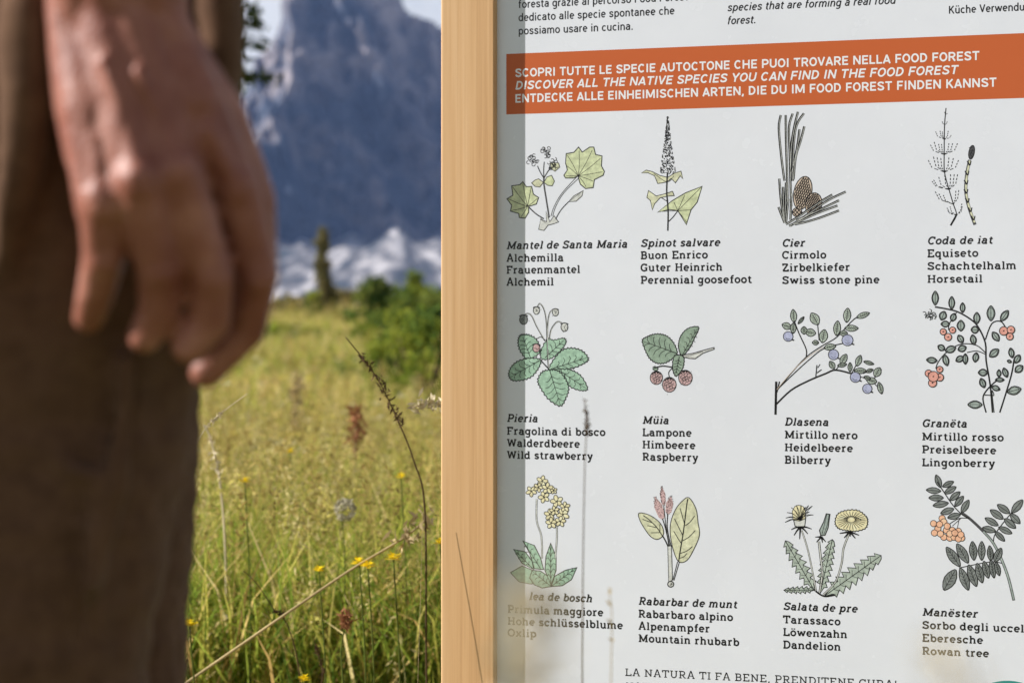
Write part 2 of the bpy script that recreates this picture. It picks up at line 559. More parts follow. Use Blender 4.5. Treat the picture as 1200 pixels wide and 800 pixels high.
B0, XH, CH, AH = 0.42, 4.6, 6.58, 6.7
G = {
    'a': (5.2, [A(2.2, 3.35, 1.5, 1.25, 165, 0) + [(3.75, 0.42), (4.9, 0.42)], A(2.2, 1.6, 1.6, 1.2, 90, 270) + [(3.1, 0.7), (3.75, 1.3)], [(2.2, 2.8), (3.75, 2.8)]]),
    'b': (5.4, [[(1.2, 0.2), (1.2, 7)], S(0.1, 1.2, AH), E(2.95, 2.5, 1.75, 2.1)]),
    'c': (4.9, [A(2.5, 2.5, 1.9, 2.1, 42, 318), [(3.95, 4.7), (3.95, 3.4)]]),
    'd': (5.6, [[(4.0, 0.42), (4.0, 7)], S(2.8, 4.0, AH), S(4.0, 5.2, B0), E(2.3, 2.5, 1.75, 2.1)]),
    'e': (5.0, [A(2.5, 2.5, 1.9, 2.1, 0, 315), [(0.6, 2.55), (4.4, 2.55)]]),
    'f': (3.8, [[(1.8, 0.42), (1.8, 5.6)] + A(3.0, 5.6, 1.2, 1.1, 180, 60), S(0.5, 3.3, XH), S(0.6, 3.1, B0)]),
    'g': (5.4, [E(2.3, 2.65, 1.7, 1.95), [(4.0, 5.0), (4.0, -0.7)] + A(2.4, -0.7, 1.6, 1.25, 0, -155), S(4.0, 5.1, XH)]),
    'h': (5.8, [[(1.2, B0), (1.2, 7)], S(0.1, 1.2, AH), S(0.1, 2.3, B0), A(2.75, 3.2, 1.55, 1.4, 170, 0) + [(4.3, B0)], S(3.3, 5.4, B0)]),
    'i': (2.9, [[(1.4, B0), (1.4, 5.0)], S(0.3, 1.4, XH), S(0.2, 2.6, B0), [(1.35, 6.1), (1.35, 7.2)]]),
    'k': (5.5, [[(1.2, B0), (1.2, 7)], S(0.1, 1.2, AH), S(0.1, 2.2, B0), [(1.2, 2.1), (4.0, XH)], [(2.3, 3.1), (4.3, B0)], S(3.4, 5.2, B0), S(3.0, 4.9, XH)]),
    'l': (2.9, [[(1.4, B0), (1.4, 7)], S(0.3, 1.4, AH), S(0.2, 2.6, B0)]),
    'm': (8.6, [[(1.2, B0), (1.2, 5)], S(0.1, 1.2, XH), S(0.1, 2.2, B0), A(2.6, 3.2, 1.45, 1.4, 170, 0) + [(4.1, B0)], S(3.2, 5.1, B0),
                A(5.5, 3.2, 1.45, 1.4, 170, 0) + [(7.0, B0)], S(6.1, 8.1, B0)]),
    'n': (5.8, [[(1.2, B0), (1.2, 5)], S(0.1, 1.2, XH), S(0.1, 2.3, B0), A(2.75, 3.2, 1.55, 1.4, 170, 0) + [(4.3, B0)], S(3.3, 5.4, B0)]),
    'o': (5.1, [E(2.5, 2.5, 1.9, 2.1)]),
    'p': (5.5, [[(1.2, 5), (1.2, -2)], S(0.1, 1.2, XH), S(0.1, 2.4, -1.75), E(3.0, 2.5, 1.75, 2.1)]),
    'q': (5.4, [[(4.0, 5), (4.0, -2)], S(2.9, 5.1, -1.75), E(2.3, 2.5, 1.75, 2.1)]),
    'r': (4.3, [[(1.4, B0), (1.4, 5)], S(0.3, 1.4, XH), S(0.2, 2.8, B0), A(3.1, 3.2, 1.65, 1.4, 170, 65)]),
    's': (4.6, [[(3.75, 3.7), (3.3, 4.4), (2.3, 4.65), (1.3, 4.35), (0.9, 3.65), (1.3, 2.95), (2.3, 2.55), (3.4, 2.1), (3.8, 1.4), (3.4, 0.7), (2.4, 0.38), (1.3, 0.55), (0.75, 1.3)]]),
    't': (3.7, [[(1.6, 6.2), (1.6, 1.6)] + A(2.75, 1.6, 1.15, 1.2, 180, 310), S(0.3, 3.2, XH)]),
    'u': (5.8, [[(1.2, 5), (1.2, 1.8)] + A(2.75, 1.75, 1.55, 1.37, 180, 360), [(4.3, 5), (4.3, B0)], S(0.1, 1.2, XH), S(3.2, 4.3, XH), S(4.3, 5.5, B0)]),
    'v': (5.2, [[(0.9, XH), (2.6, 0.3), (4.3, XH)], S(0.1, 2.0, XH), S(3.3, 5.1, XH)]),
    'w': (7.6, [[(0.9, XH), (2.3, 0.3), (3.8, XH), (5.3, 0.3), (6.7, XH)], S(0.1, 2.0, XH), S(5.7, 7.5, XH)]),
    'x': (5.3, [[(0.9, XH), (4.3, B0)], [(4.3, XH), (0.9, B0)], S(0.1, 1.9, XH), S(3.3, 5.0, XH), S(0.1, 1.9, B0), S(3.3, 5.0, B0)]),
    'y': (5.2, [[(0.9, XH), (2.7, 0.3)], [(4.3, XH), (2.3, -1.2), (1.4, -1.8), (0.5, -1.7)], S(0.1, 2.0, XH), S(3.3, 5.1, XH)]),
    'z': (4.7, [[(0.6, 3.6), (0.6, XH), (3.9, XH), (0.6, B0), (4.1, B0), (4.1, 1.5)]]),
    'A': (6.8, [[(1.0, B0), (3.1, 7.0), (3.5, 7.0), (5.7, B0)], S(1.7, 5.0, 2.5), S(0.1, 2.1, B0), S(4.6, 6.6, B0)]),
    'B': (6.1, [[(1.4, 0), (1.4, 7)], [(0.2, CH), (3.4, CH)] + A(3.4, 5.1, 1.4, 1.48, 90, -90) + [(1.4, 3.62)], [(3.4, 3.62)] + A(3.6, 2.02, 1.6, 1.6, 90, -90) + [(0.2, B0)]]),
    'C': (6.1, [A(3.2, 3.5, 2.6, 3.1, 45, 315), [(5.2, 6.9), (5.2, 4.8)]]),
    'D': (6.5, [[(1.4, 0), (1.4, 7)], [(0.2, CH), (3.0, CH)] + A(3.0, 3.5, 2.7, 3.08, 90, -90) + [(0.2, B0)]]),
    'E': (6.0, [[(1.4, 0), (1.4, 7)], [(0.2, CH), (5.0, CH), (5.0, 5.1)], S(1.4, 4.2, 3.55), [(0.2, B0), (5.2, B0), (5.2, 1.9)]]),
    'F': (5.8, [[(1.4, 0), (1.4, 7)], [(0.2, CH), (5.1, CH), (5.1, 5.1)], S(1.4, 4.3, 3.5), S(0.2, 2.8, B0)]),
    'G': (6.6, [A(3.2, 3.5, 2.6, 3.1, 45, 300) + [(5.3, 1.0), (5.3, 3.1)], S(3.7, 6.2, 3.1), [(5.2, 6.9), (5.2, 5.0)]]),
    'H': (7.2, [[(1.4, 0), (1.4, 7)], [(5.6, 0), (5.6, 7)], S(1.4, 5.6, 3.55), S(0.2, 2.6, B0), S(4.4, 6.8, B0), S(0.2, 2.6, CH), S(4.4, 6.8, CH)]),
    'I': (3.0, [[(1.5, 0), (1.5, 7)], S(0.2, 2.8, B0), S(0.2, 2.8, CH)]),
    'K': (6.6, [[(1.4, 0), (1.4, 7)], S(0.2, 2.6, B0), S(0.2, 2.6, CH), [(1.4, 3.0), (5.0, CH)], [(2.6, 4.0), (5.4, B0)], S(4.4, 6.3, B0), S(4.0, 6.0, CH)]),
    'L': (5.7, [[(1.4, 0), (1.4, 7)], S(0.2, 2.6, CH), [(0.2, B0), (5.1, B0), (5.1, 2.1)]]),
    'M': (8.8, [[(1.5, 0), (1.5, CH), (4.2, 1.2), (4.6, 1.2), (7.2, CH), (7.2, 0)], S(0.2, 1.7, CH), S(7.0, 8.5, CH), S(0.2, 2.7, B0), S(6.0, 8.5, B0)]),
    'N': (7.2, [[(1.4, 0), (1.4, CH), (5.6, 0.5), (5.6, 7)], S(0.2, 1.5, CH), S(4.4, 6.8, CH), S(0.2, 2.6, B0)]),
    'O': (6.6, [E(3.3, 3.5, 2.65, 3.1)]),
    'P': (6.0, [[(1.4, 0), (1.4, 7)], [(0.2, CH), (3.5, CH)] + A(3.5, 4.8, 1.75, 1.78, 90, -90) + [(1.4, 3.02)], S(0.2, 2.8, B0)]),
    'R': (6.5, [[(1.4, 0), (1.4, 7)], [(0.2, CH), (3.4, CH)] + A(3.4, 4.9, 1.65, 1.68, 90, -90) + [(1.4, 3.22)], [(3.2, 3.2), (5.0, B0)], S(0.2, 2.6, B0), S(4.6, 6.3, B0)]),
    'S': (6.0, [[(4.9, 5.0), (4.5, 6.1), (3.0, 6.6), (1.5, 6.2), (0.9, 5.2), (1.4, 4.2), (3.0, 3.6), (4.6, 2.9), (5.1, 1.8), (4.5, 0.8), (3.0, 0.4), (1.5, 0.8), (0.9, 1.9)], [(4.9, 6.8), (4.9, 5.0)], [(0.9, 0.2), (0.9, 1.9)]]),
    'T': (6.3, [[(3.1, 0), (3.1, CH)], [(0.5, 4.9), (0.5, CH), (5.7, CH), (5.7, 4.9)], S(1.9, 4.3, B0)]),
    'U': (7.0, [[(1.4, 7), (1.4, 2.5)] + A(3.4, 2.5, 2.0, 2.1, 180, 360) + [(5.4, 7)], S(0.2, 2.6, CH), S(4.2, 6.6, CH)]),
    'W': (9.2, [[(1.2, CH), (2.7, 0.3), (4.6, CH), (6.5, 0.3), (8.0, CH)], S(0.1, 2.4, CH), S(6.8, 9.1, CH)]),
    'Z': (6.0, [[(0.8, 5.2), (0.8, CH), (4.9, CH), (0.8, B0), (5.2, B0), (5.2, 1.9)]]),
    ',': (2.4, [[(1.2, 1.0), (1.2, 0.3), (0.7, -1.1)]]),
    '.': (2.4, [[(1.2, 0.0), (1.2, 1.0)]]),
    '!': (2.6, [[(1.3, 7), (1.3, 2.2)], [(1.3, 0.0), (1.3, 1.0)]]),
    ' ': (2.5, []),
}
for base, comp in (('u', 'ü'), ('e', 'ë'), ('o', 'ö')):
    adv, st_ = G[base]
    cx = adv / 2 - 0.1
    G[comp] = (adv, st_ + [[(cx - 1.05, 6.0), (cx - 1.05, 7.1)], [(cx + 1.05, 6.0), (cx + 1.05, 7.1)]])
TRACK = 0.55


def slab_width(s):
    return sum(G[c][0] + TRACK for c in s) - TRACK


def slab(inkm, s, px, py, cap_px, end_px=None, italic=False, bold=1.0, m=None):
    u0, v0 = uv(px, py)
    hs = cap_px * pxm(px) / 7.0
    if end_px is not None:
        u1, _ = uv(end_px, py)
        xs_ = (u1 - u0) / slab_width(s)
    else:
        xs_ = hs * 0.93
    x = 0.0
    for ch in s:
        adv, strokes = G[ch]
        for stq in strokes:
            pts = []
            for (gx, gy) in stq:
                sh = 0.21 * gy if italic else 0.0
                pts.append((u0 + (x + gx) * xs_ + sh * hs, v0 + gy * hs))
            closed = len(pts) > 15 and (Vector(pts[0]) - Vector(pts[-1])).length < 1e-7
            horiz = len(pts) == 2 and abs(pts[0][1] - pts[1][1]) < 1e-9
            inkm.ribbon(pts, hs * bold * (1.08 if horiz else 1.46), m or M_INK, 0.0004, closed=closed)
        x += adv + TRACK


SA = {
    'A': (5.5, [[(0.5, 0), (2.75, 6.8)], [(2.75, 6.8), (5.0, 0)], [(1.3, 2.0), (4.2, 2.0)]]),
    'C': (5.6, [A(2.9, 3.5, 2.15, 2.95, 42, 318)]),
    'D': (5.6, [[(0.95, 0), (0.95, 7)], [(0.95, 6.4), (2.3, 6.4)] + A(2.3, 3.5, 2.4, 2.9, 90, -90) + [(0.95, 0.6)]]),
    'E': (4.9, [[(0.95, 0), (0.95, 7)], S(0.95, 4.6, 6.4), S(0.95, 4.2, 3.6), S(0.95, 4.6, 0.6)]),
    'F': (4.8, [[(0.95, 0), (0.95, 7)], S(0.95, 4.5, 6.4), S(0.95, 4.1, 3.4)]),
    'G': (5.9, [A(2.9, 3.5, 2.15, 2.95, 45, 318) + [(4.9, 1.3), (4.9, 3.2), (3.0, 3.2)]]),
    'H': (6.0, [[(0.95, 0), (0.95, 7)], [(5.0, 0), (5.0, 7)], S(0.95, 5.0, 3.55)]),
    'I': (2.4, [[(1.2, 0), (1.2, 7)]]),
    'K': (5.5, [[(0.95, 0), (0.95, 7)], [(1.2, 2.9), (4.7, 7)], [(2.3, 4.0), (5.0, 0)]]),
    'L': (4.6, [[(0.95, 0), (0.95, 7)], S(0.95, 4.4, 0.6)]),
    'M': (7.4, [[(0.95, 0), (0.95, 7)], [(1.1, 6.9), (3.7, 0.8), (6.3, 6.9)], [(6.45, 0), (6.45, 7)]]),
    'N': (6.0, [[(0.95, 0), (0.95, 7)], [(1.0, 6.8), (5.0, 0.2)], [(5.05, 0), (5.05, 7)]]),
    'O': (5.8, [E(2.9, 3.5, 2.2, 2.95)]),
    'P': (5.4, [[(0.95, 0), (0.95, 7)], [(0.95, 6.4), (3.0, 6.4)] + A(3.0, 4.7, 1.7, 1.7, 90, -90) + [(0.95, 3.0)]]),
    'R': (5.5, [[(0.95, 0), (0.95, 7)], [(0.95, 6.4), (2.9, 6.4)] + A(2.9, 4.8, 1.7, 1.6, 90, -90) + [(0.95, 3.2)], [(2.9, 3.1), (4.9, 0)]]),
    'S': (5.3, [[(4.5, 5.2), (4.1, 6.1), (2.8, 6.45), (1.4, 6.1), (0.9, 5.2), (1.3, 4.3), (2.7, 3.6), (4.1, 2.9), (4.6, 1.9), (4.1, 0.9), (2.7, 0.55), (1.3, 0.9), (0.75, 2.0)]]),
    'T': (5.2, [[(2.6, 0), (2.6, 6.9)], S(0.2, 5.0, 6.4)]),
    'U': (5.7, [[(0.9, 7), (0.9, 2.6)] + A(2.85, 2.6, 1.95, 2.05, 180, 360) + [(4.8, 7)]]),
    'V': (5.3, [[(0.5, 7), (2.65, 0.3)], [(2.65, 0.3), (4.8, 7)]]),
    'Y': (5.2, [[(0.4, 7), (2.6, 3.0)], [(2.6, 3.0), (4.8, 7)], [(2.6, 0), (2.6, 3.2)]]),
    'a': (4.6, [[(0.9, 4.0), (1.6, 4.7), (2.8, 4.7), (3.6, 4.1), (3.65, 0)], [(3.65, 2.95), (2.2, 2.95)] + A(2.0, 1.65, 1.3, 1.2, 90, 270) + [(3.0, 0.8), (3.65, 1.5)]]),
    'c': (4.4, [A(2.4, 2.55, 1.7, 2.15, 45, 315)]),
    'd': (4.8, [E(2.3, 2.55, 1.65, 2.15), [(3.95, 0), (3.95, 7.3)]]),
    'e': (4.6, [[(0.7, 2.6), (4.0, 2.6)] + A(2.35, 2.55, 1.65, 2.15, 0, 315)]),
    'f': (3.0, [[(1.2, 0), (1.2, 5.8)] + A(2.2, 5.9, 1.0, 1.0, 180, 70), S(0.3, 2.7, 4.7)]),
    'g': (4.8, [E(2.3, 2.55, 1.65, 2.15), [(3.95, 5), (3.95, -0.6)] + A(2.4, -0.6, 1.55, 1.2, 0, -150)]),
    'h': (4.8, [[(0.9, 0), (0.9, 7.3)], A(2.4, 3.1, 1.5, 1.6, 170, 0) + [(3.9, 0)]]),
    'i': (2.1, [[(1.05, 0), (1.05, 5)], [(1.05, 6.0), (1.05, 7.0)]]),
    'l': (2.1, [[(1.05, 0), (1.05, 7.3)]]),
    'm': (7.4, [[(0.9, 0), (0.9, 5)], A(2.3, 3.1, 1.4, 1.6, 170, 0) + [(3.7, 0)], A(5.1, 3.1, 1.4, 1.6, 170, 0) + [(6.5, 0)]]),
    'n': (4.8, [[(0.9, 0), (0.9, 5)], A(2.4, 3.1, 1.5, 1.6, 170, 0) + [(3.9, 0)]]),
    'o': (4.8, [E(2.4, 2.55, 1.75, 2.15)]),
    'p': (4.8, [[(0.9, 5), (0.9, -2)], E(2.5, 2.55, 1.65, 2.15)]),
    'r': (3.1, [[(0.9, 0), (0.9, 5)], A(2.4, 3.1, 1.5, 1.6, 165, 75)]),
    's': (4.3, [[(3.5, 3.7), (3.1, 4.5), (2.1, 4.75), (1.1, 4.4), (0.8, 3.7), (1.2, 3.0), (2.2, 2.6), (3.2, 2.2), (3.6, 1.4), (3.1, 0.6), (2.1, 0.35), (1.1, 0.6), (0.6, 1.4)]]),
    't': (3.0, [[(1.3, 6.3), (1.3, 1.3)] + A(2.2, 1.3, 0.9, 0.9, 180, 300), S(0.2, 2.7, 4.7)]),
    'u': (4.8, [[(0.9, 5), (0.9, 2.0)] + A(2.4, 2.0, 1.5, 1.6, 180, 350), [(3.9, 5), (3.9, 0)]]),
    'w': (6.6, [[(0.4, 5), (1.9, 0.3), (3.3, 4.8), (4.7, 0.3), (6.2, 5)]]),
    'z': (4.3, [[(0.5, 4.7), (3.6, 4.7), (0.5, 0.4), (3.8, 0.4)]]),
    ',': (2.0, [[(1.1, 1.0), (1.0, 0), (0.6, -1.1)]]),
    '.': (2.1, [[(1.05, 0), (1.05, 1.1)]]),
    ' ': (2.3, []),
}
SA['ü'] = (4.8, SA['u'][1] + [[(1.5, 6.1), (1.5, 7.1)], [(3.3, 6.1), (3.3, 7.1)]])


def sans(name, s, px, py, cap_px, end_px, m, lift, italic=False, weight=1.0, parent=None):
    """plain grotesque lettering drawn stroke by stroke"""
    k = Ink()
    u0, v0 = uv(px, py)
    u1, _ = uv(end_px, py)
    hs = cap_px * pxm(px) / 7.0
    tr_ = 0.35
    wd = sum(SA[c][0] + tr_ for c in s) - tr_
    xs_ = (u1 - u0) / wd
    x, j = 0.0, 0
    for ch in s:
        adv, strokes = SA[ch]
        for stq in strokes:
            pts = [(u0 + (x + gx) * xs_ + (0.2 * gy * hs if italic else 0.0), v0 + gy * hs) for gx, gy in stq]
            closed = len(pts) > 15 and (Vector(pts[0]) - Vector(pts[-1])).length < 1e-7
            k.ribbon(pts, hs * weight, m, lift + 0.00004 * (j % 5), closed=closed)
            j += 1
        x += adv + tr_
    return k.build(name, parent)


# ------------------------------------------------------------------ banner and paragraphs
bk = Ink()
uA = uv(593.3, 64)[0]
bk.put([(uA, uv(593.3, 134.3)[1]), (U_END - 0.02, uv(593.3, 134.3)[1]), (U_END - 0.02, uv(593.3, 63.5)[1]), (uA, uv(593.3, 63.5)[1])], M_ORANGE, 0.0003)
banner = bk.build('banner', panel)
for s, x, y, e, it in (('SCOPRI TUTTE LE SPECIE AUTOCTONE CHE PUOI TROVARE NELLA FOOD FOREST', 603.5, 90.7, 1148, False),
                       ('DISCOVER ALL THE NATIVE SPECIES YOU CAN FIND IN THE FOOD FOREST', 603.5, 105.3, 1122, True),
                       ('ENTDECKE ALLE EINHEIMISCHEN ARTEN, DIE DU IM FOOD FOREST FINDEN KANNST', 603.5, 120.6, 1168, False)):
    sans('headline', s, x, y, 9.9, e, M_WHITE, 0.0007, it, 1.32, panel)
for s, x, y, e, it in (('foresta grazie al percorso Food Forest', 607.5, 9.9, 806, False),
                       ('dedicato alle specie spontanee che', 607.5, 25.3, 790.5, False),
                       ('possiamo usare in cucina.', 607.5, 41.0, 742, False),
                       ('species that are forming a real food', 852, 13.6, 1049, True),
                       ('forest.', 852, 29.0, 885.5, True),
                       ('Küche Verwendung', 1111.5, 16.5, 1214, False)):
    sans('paragraph', s, x, y, 9.2, e, M_INK, 0.0004, it, 1.08, panel)

# ------------------------------------------------------------------ captions
CAPS = [
    (593.5, [292, 306.8, 320.7, 334.8], ['Mantel de Santa Maria', 'Alchemilla', 'Frauenmantel', 'Alchemil'], [736.5, 660.5, 680, 649]),
    (750.7, [289.4, 303.6, 318, 332.5], ['Spinot salvare', 'Buon Enrico', 'Guter Heinrich', 'Perennial goosefoot'], [845, 829.5, 846.7, 881]),
    (916.5, [289.2, 303.3, 318, 332.7], ['Cier', 'Cirmolo', 'Zirbelkiefer', 'Swiss stone pine'], [944.5, 968.3, 996.3, 1030.7]),
    (1086.7, [286.4, 301.4, 316.2, 331.3], ['Coda de iat', 'Equiseto', 'Schachtelhalm', 'Horsetail'], [1164.5, 1146.5, 1191.3, 1151.5]),
    (594, [494, 509, 523, 537], ['Pieria', 'Fragolina di bosco', 'Walderdbeere', 'Wild strawberry'], [631.5, 709.5, 679.5, 694.7]),
    (752.8, [496.3, 510.6, 525, 539.2], ['Müia', 'Lampone', 'Himbeere', 'Raspberry'], [785, 810.5, 815, 818.2]),
    (919.5, [498.2, 513.2, 528.2, 542.7], ['Dlasena', 'Mirtillo nero', 'Heidelbeere', 'Bilberry'], [972.3, 1005, 999.5, 973.6]),
    (1080.5, [500, 515.5, 530.6, 545.7], ['Granëta', 'Mirtillo rosso', 'Preiselbeere', 'Lingonberry'], [1134.5, 1176.3, 1167.5, 1166]),
    (595, [702.5, 717.3, 731.3, 745], ['lea de bosch', 'Primula maggiore', 'Hohe schlüsselblume', 'Oxlip'], [695.3, 707, 730, 628.5]),
    (748.2, [708.0, 722.9, 737.2, 751.5], ['Rabarbar de munt', 'Rabarbaro alpino', 'Alpenampfer', 'Mountain rhubarb'], [865, 859, 832, 866.3]),
    (917.7, [714, 729.6, 744.2, 759.0], ['Salata de pre', 'Tarassaco', 'Löwenzahn', 'Dandelion'], [1006, 985, 993, 985.5]),
    (1080.7, [720.8, 736.0, 751.1, 766.3], ['Manëster', 'Sorbo degli uccellini', 'Eberesche', 'Rowan tree'], [1147, 1224, 1152, 1159]),
]
for (x, ys_, words, ends) in CAPS:
    k = Ink()
    for i, (y, wd) in enumerate(zip(ys_, words)):
        xx = 620 if wd.startswith('lea') else x
        slab(k, wd, xx, y, 8.9, ends[i] - (1.5 if i == 0 else 0), italic=(i == 0))
    k.build('caption', panel)
k = Ink()
slab(k, 'LA NATURA TI FA BENE, PRENDITENE CURA!', 732.6, 791.2, 8.6, 1051.5, bold=0.72)
slab(k, 'NATURE', 733.5, 807.5, 8.6, 788, bold=0.72)
k.build('caption', panel)

# ------------------------------------------------------------------ plant drawings
C_LIME = ink('pale_lime_ink', (196, 204, 158))
C_OLIVE = ink('pale_olive_ink', (203, 204, 168))
C_GREEN = ink('soft_green_ink', (150, 186, 160))
C_SAGE = ink('sage_ink', (138, 160, 140))
C_LEAF = ink('grey_green_ink', (165, 178, 165))
C_MOSS = ink('moss_ink', (150, 164, 158))
C_SLATE = ink('slate_ink', (118, 124, 122))
C_BLUE = ink('bilberry_ink', (163, 168, 200))
C_PINK = ink('raspberry_ink', (196, 160, 160))
C_RED = ink('lingonberry_ink', (222, 152, 136))
C_ORNG = ink('rowan_ink', (238, 178, 140))
C_CREAM = ink('cream_ink', (228, 218, 170))
C_TAN = ink('cone_ink', (196, 176, 156))
C_PALE = ink('pale_grey_ink', (200, 202, 196))


class Draw:
    def __init__(self, ox, oy, s):
        self.k = Ink()
        self.ox, self.oy, self.s = ox, oy, s
        self.n = 0
        self.fl = 0.00035

    def p(self, x, y):
        return uv(self.ox + x / self.s, self.oy + y / self.s)

    def w(self, px):
        return 1.25 * px * pxm(self.ox + 50)

    def smooth(self, pts, closed=False, sub=4):
        n = len(pts)
        if n < 3:
            return list(pts)
        out = []
        rng_ = n if closed else n - 1
        for i in range(rng_):
            p0 = pts[(i - 1) % n] if closed or i > 0 else pts[0]
            p1, p2 = pts[i], pts[(i + 1) % n]
            p3 = pts[(i + 2) % n] if closed or i + 2 < n else pts[-1]
            for j in range(sub):
                t = j / sub
                out.append(tuple(0.5 * ((2 * p1[a]) + (-p0[a] + p2[a]) * t + (2 * p0[a] - 5 * p1[a] + 4 * p2[a] - p3[a]) * t * t
                                        + (-p0[a] + 3 * p1[a] - 3 * p2[a] + p3[a]) * t ** 3) for a in (0, 1)))
        if not closed:
            out.append(tuple(pts[-1]))
        return out

    def line(self, pts, w=0.8, m=None, smooth=True, taper=None, lift=0.0):
        P = self.smooth(pts) if smooth else pts
        self.k.ribbon([self.p(*q) for q in P], self.w(w), m or M_INK, self.fl + 0.0001 + lift, taper)

    def dash(self, a, c, w=0.7, n=4):
        for i in range(n):
            t0, t1 = i / n, (i + 0.62) / n
            self.line([(a[0] + (c[0] - a[0]) * t0, a[1] + (c[1] - a[1]) * t0), (a[0] + (c[0] - a[0]) * t1, a[1] + (c[1] - a[1]) * t1)], w)

    def fill(self, pts, m, w=0.75, smooth=False, teeth=0.0, om=None):
        P = self.smooth(pts, True) if smooth else list(pts)
        if teeth:
            Q = self.smooth(pts, True, 6)
            cx = sum(p[0] for p in Q) / len(Q)
            cy = sum(p[1] for p in Q) / len(Q)
            P = []
            for i, q in enumerate(Q):
                d = math.hypot(q[0] - cx, q[1] - cy) + 1e-6
                e = teeth if i % 2 else -teeth * 0.3
                P.append((q[0] + (q[0] - cx) / d * e, q[1] + (q[1] - cy) / d * e))
        self.fl += 0.000012
        if m is not None:
            self.k.put([self.p(*q) for q in P], m, self.fl)
        if w:
            self.k.ribbon([self.p(*q) for q in P], self.w(w), om or M_INK, self.fl + 0.000006, closed=True)
        return P

    def ell(self, cx, cy, rx, ry, rot=0, m=None, w=0.7, n=14, pointy=0.0):
        r = R(rot)
        P = []
        for i in range(n):
            a = 2 * math.pi * i / n
            x, y = rx * math.cos(a), ry * math.sin(a)
            if pointy:
                if ry >= rx:
                    x *= 1 - pointy * abs(math.sin(a)) ** 2
                else:
                    y *= 1 - pointy * abs(math.cos(a)) ** 2
            P.append((cx + x * math.cos(r) - y * math.sin(r), cy + x * math.sin(r) + y * math.cos(r)))
        self.fill(P, m, w)

    def leaf_ell(self, cx, cy, rx, ry, rot, m, w=0.7, vein=True, hatch=False):
        self.ell(cx, cy, rx, ry, rot, m, w, 14, 0.45)
        r = R(rot)
        if ry >= rx:
            dx, dy = -math.sin(r) * -ry, math.cos(r) * -ry
        else:
            dx, dy = math.cos(r) * rx, math.sin(r) * rx
        if vein:
            self.line([(cx - dx * 0.95, cy - dy * 0.95), (cx + dx * 0.85, cy + dy * 0.85)], 0.55)
        if hatch:
            nx_, ny_ = (-dy, dx)
            q_ = (min(rx, ry) / max(rx, ry)) * 0.55
            for t in (-0.5, -0.2, 0.1, 0.4):
                for sgn in (-1, 1):
                    bx, by = cx + dx * t, cy + dy * t
                    self.line([(bx, by), (bx + dx * 0.28 + sgn * nx_ * q_, by + dy * 0.28 + sgn * ny_ * q_)], 0.4)

    def veins(self, base, tip, half, n=4, w=0.55, back=0.35):
        self.line([base, tip], w * 1.2, taper=(1.2, 0.6))
        dx, dy = tip[0] - base[0], tip[1] - base[1]
        ln = math.hypot(dx, dy)
        nx_, ny_ = -dy / ln, dx / ln
        for i in range(1, n + 1):
            t = i / (n + 1.3)
            hw = half * math.sin(math.pi * min(1, t * 0.9 + 0.12)) * 0.85
            bx, by = base[0] + dx * t, base[1] + dy * t
            for sgn in (-1, 1):
                self.line([(bx, by), (bx + nx_ * hw * sgn * 0.55 + dx * back * 0.3, by + ny_ * hw * sgn * 0.55 + dy * back * 0.3),
                           (bx + nx_ * hw * sgn + dx * back * 0.62 * (half / ln + 0.2), by + ny_ * hw * sgn + dy * back * 0.62 * (half / ln + 0.2))], w)

    def stipple(self, pts_fn, n, r=1.0, m=None):
        for _ in range(n):
            x, y = pts_fn()
            a = random.random() * 6.28
            d = r * self.s * 0.5
            self.line([(x - d * math.cos(a), y - d * math.sin(a)), (x + d * math.cos(a), y + d * math.sin(a))], 0.75, m, False, lift=0.00005)

    def curls(self, cx, cy, r, n=9):
        for _ in range(n):
            a, d = random.random() * 6.28, r * math.sqrt(random.random())
            x, y = cx + d * math.cos(a), cy + d * math.sin(a)
            rr = r * 0.3
            a0 = random.random() * 6.28
            self.line([(x + rr * math.cos(a0 + t), y + rr * math.sin(a0 + t)) for t in (0, 1, 2, 3, 4)], 0.6)

    def berry(self, cx, cy, rx, ry, m, drupe=True):
        self.ell(cx, cy, rx, ry, 0, m, 0.8)
        if drupe:
            for i in range(9):
                a = i * 2.4
                d = 0.72 * math.sqrt((i + 0.3) / 9)
                x, y, rr = cx + rx * d * math.cos(a), cy + ry * d * math.sin(a), rx * 0.24
                self.line([(x + rr * math.cos(t), y + rr * math.sin(t)) for t in (0, 1.2, 2.4, 3.6, 4.8)], 0.5)

    def jag(self, base, tip, half, m, n=6):
        dx, dy = tip[0] - base[0], tip[1] - base[1]
        ln = math.hypot(dx, dy)
        nx_, ny_ = -dy / ln, dx / ln
        side = []
        for i in range(n):
            t = 0.12 + 0.86 * i / n
            hw = half * (0.45 + 0.75 * math.sin(math.pi * min(1, t * 0.85 + 0.15)))
            side.append((t, hw * 0.42))
            side.append((t + 0.015, hw * 1.0))
            side.append((t + 0.1, hw * 0.5))
        lft = [(base[0] + dx * t + nx_ * h, base[1] + dy * t + ny_ * h) for t, h in side]
        rgt = [(base[0] + dx * (t + 0.05) - nx_ * h, base[1] + dy * (t + 0.05) - ny_ * h) for t, h in side[:-1]]
        self.fill([base] + lft + [tip] + rgt[::-1], m, 0.75)
        self.line([base, tip], 0.7)
        for i in range(1, n):
            t = 0.12 + 0.86 * i / n
            bx, by = base[0] + dx * (t - 0.06), base[1] + dy * (t - 0.06)
            for sgn in (1, -1):
                self.line([(bx, by), (bx + dx * 0.05 + sgn * nx_ * half * 0.6, by + dy * 0.05 + sgn * ny_ * half * 0.6)], 0.45)

    def done(self):
        return self.k.build('illustration', panel)


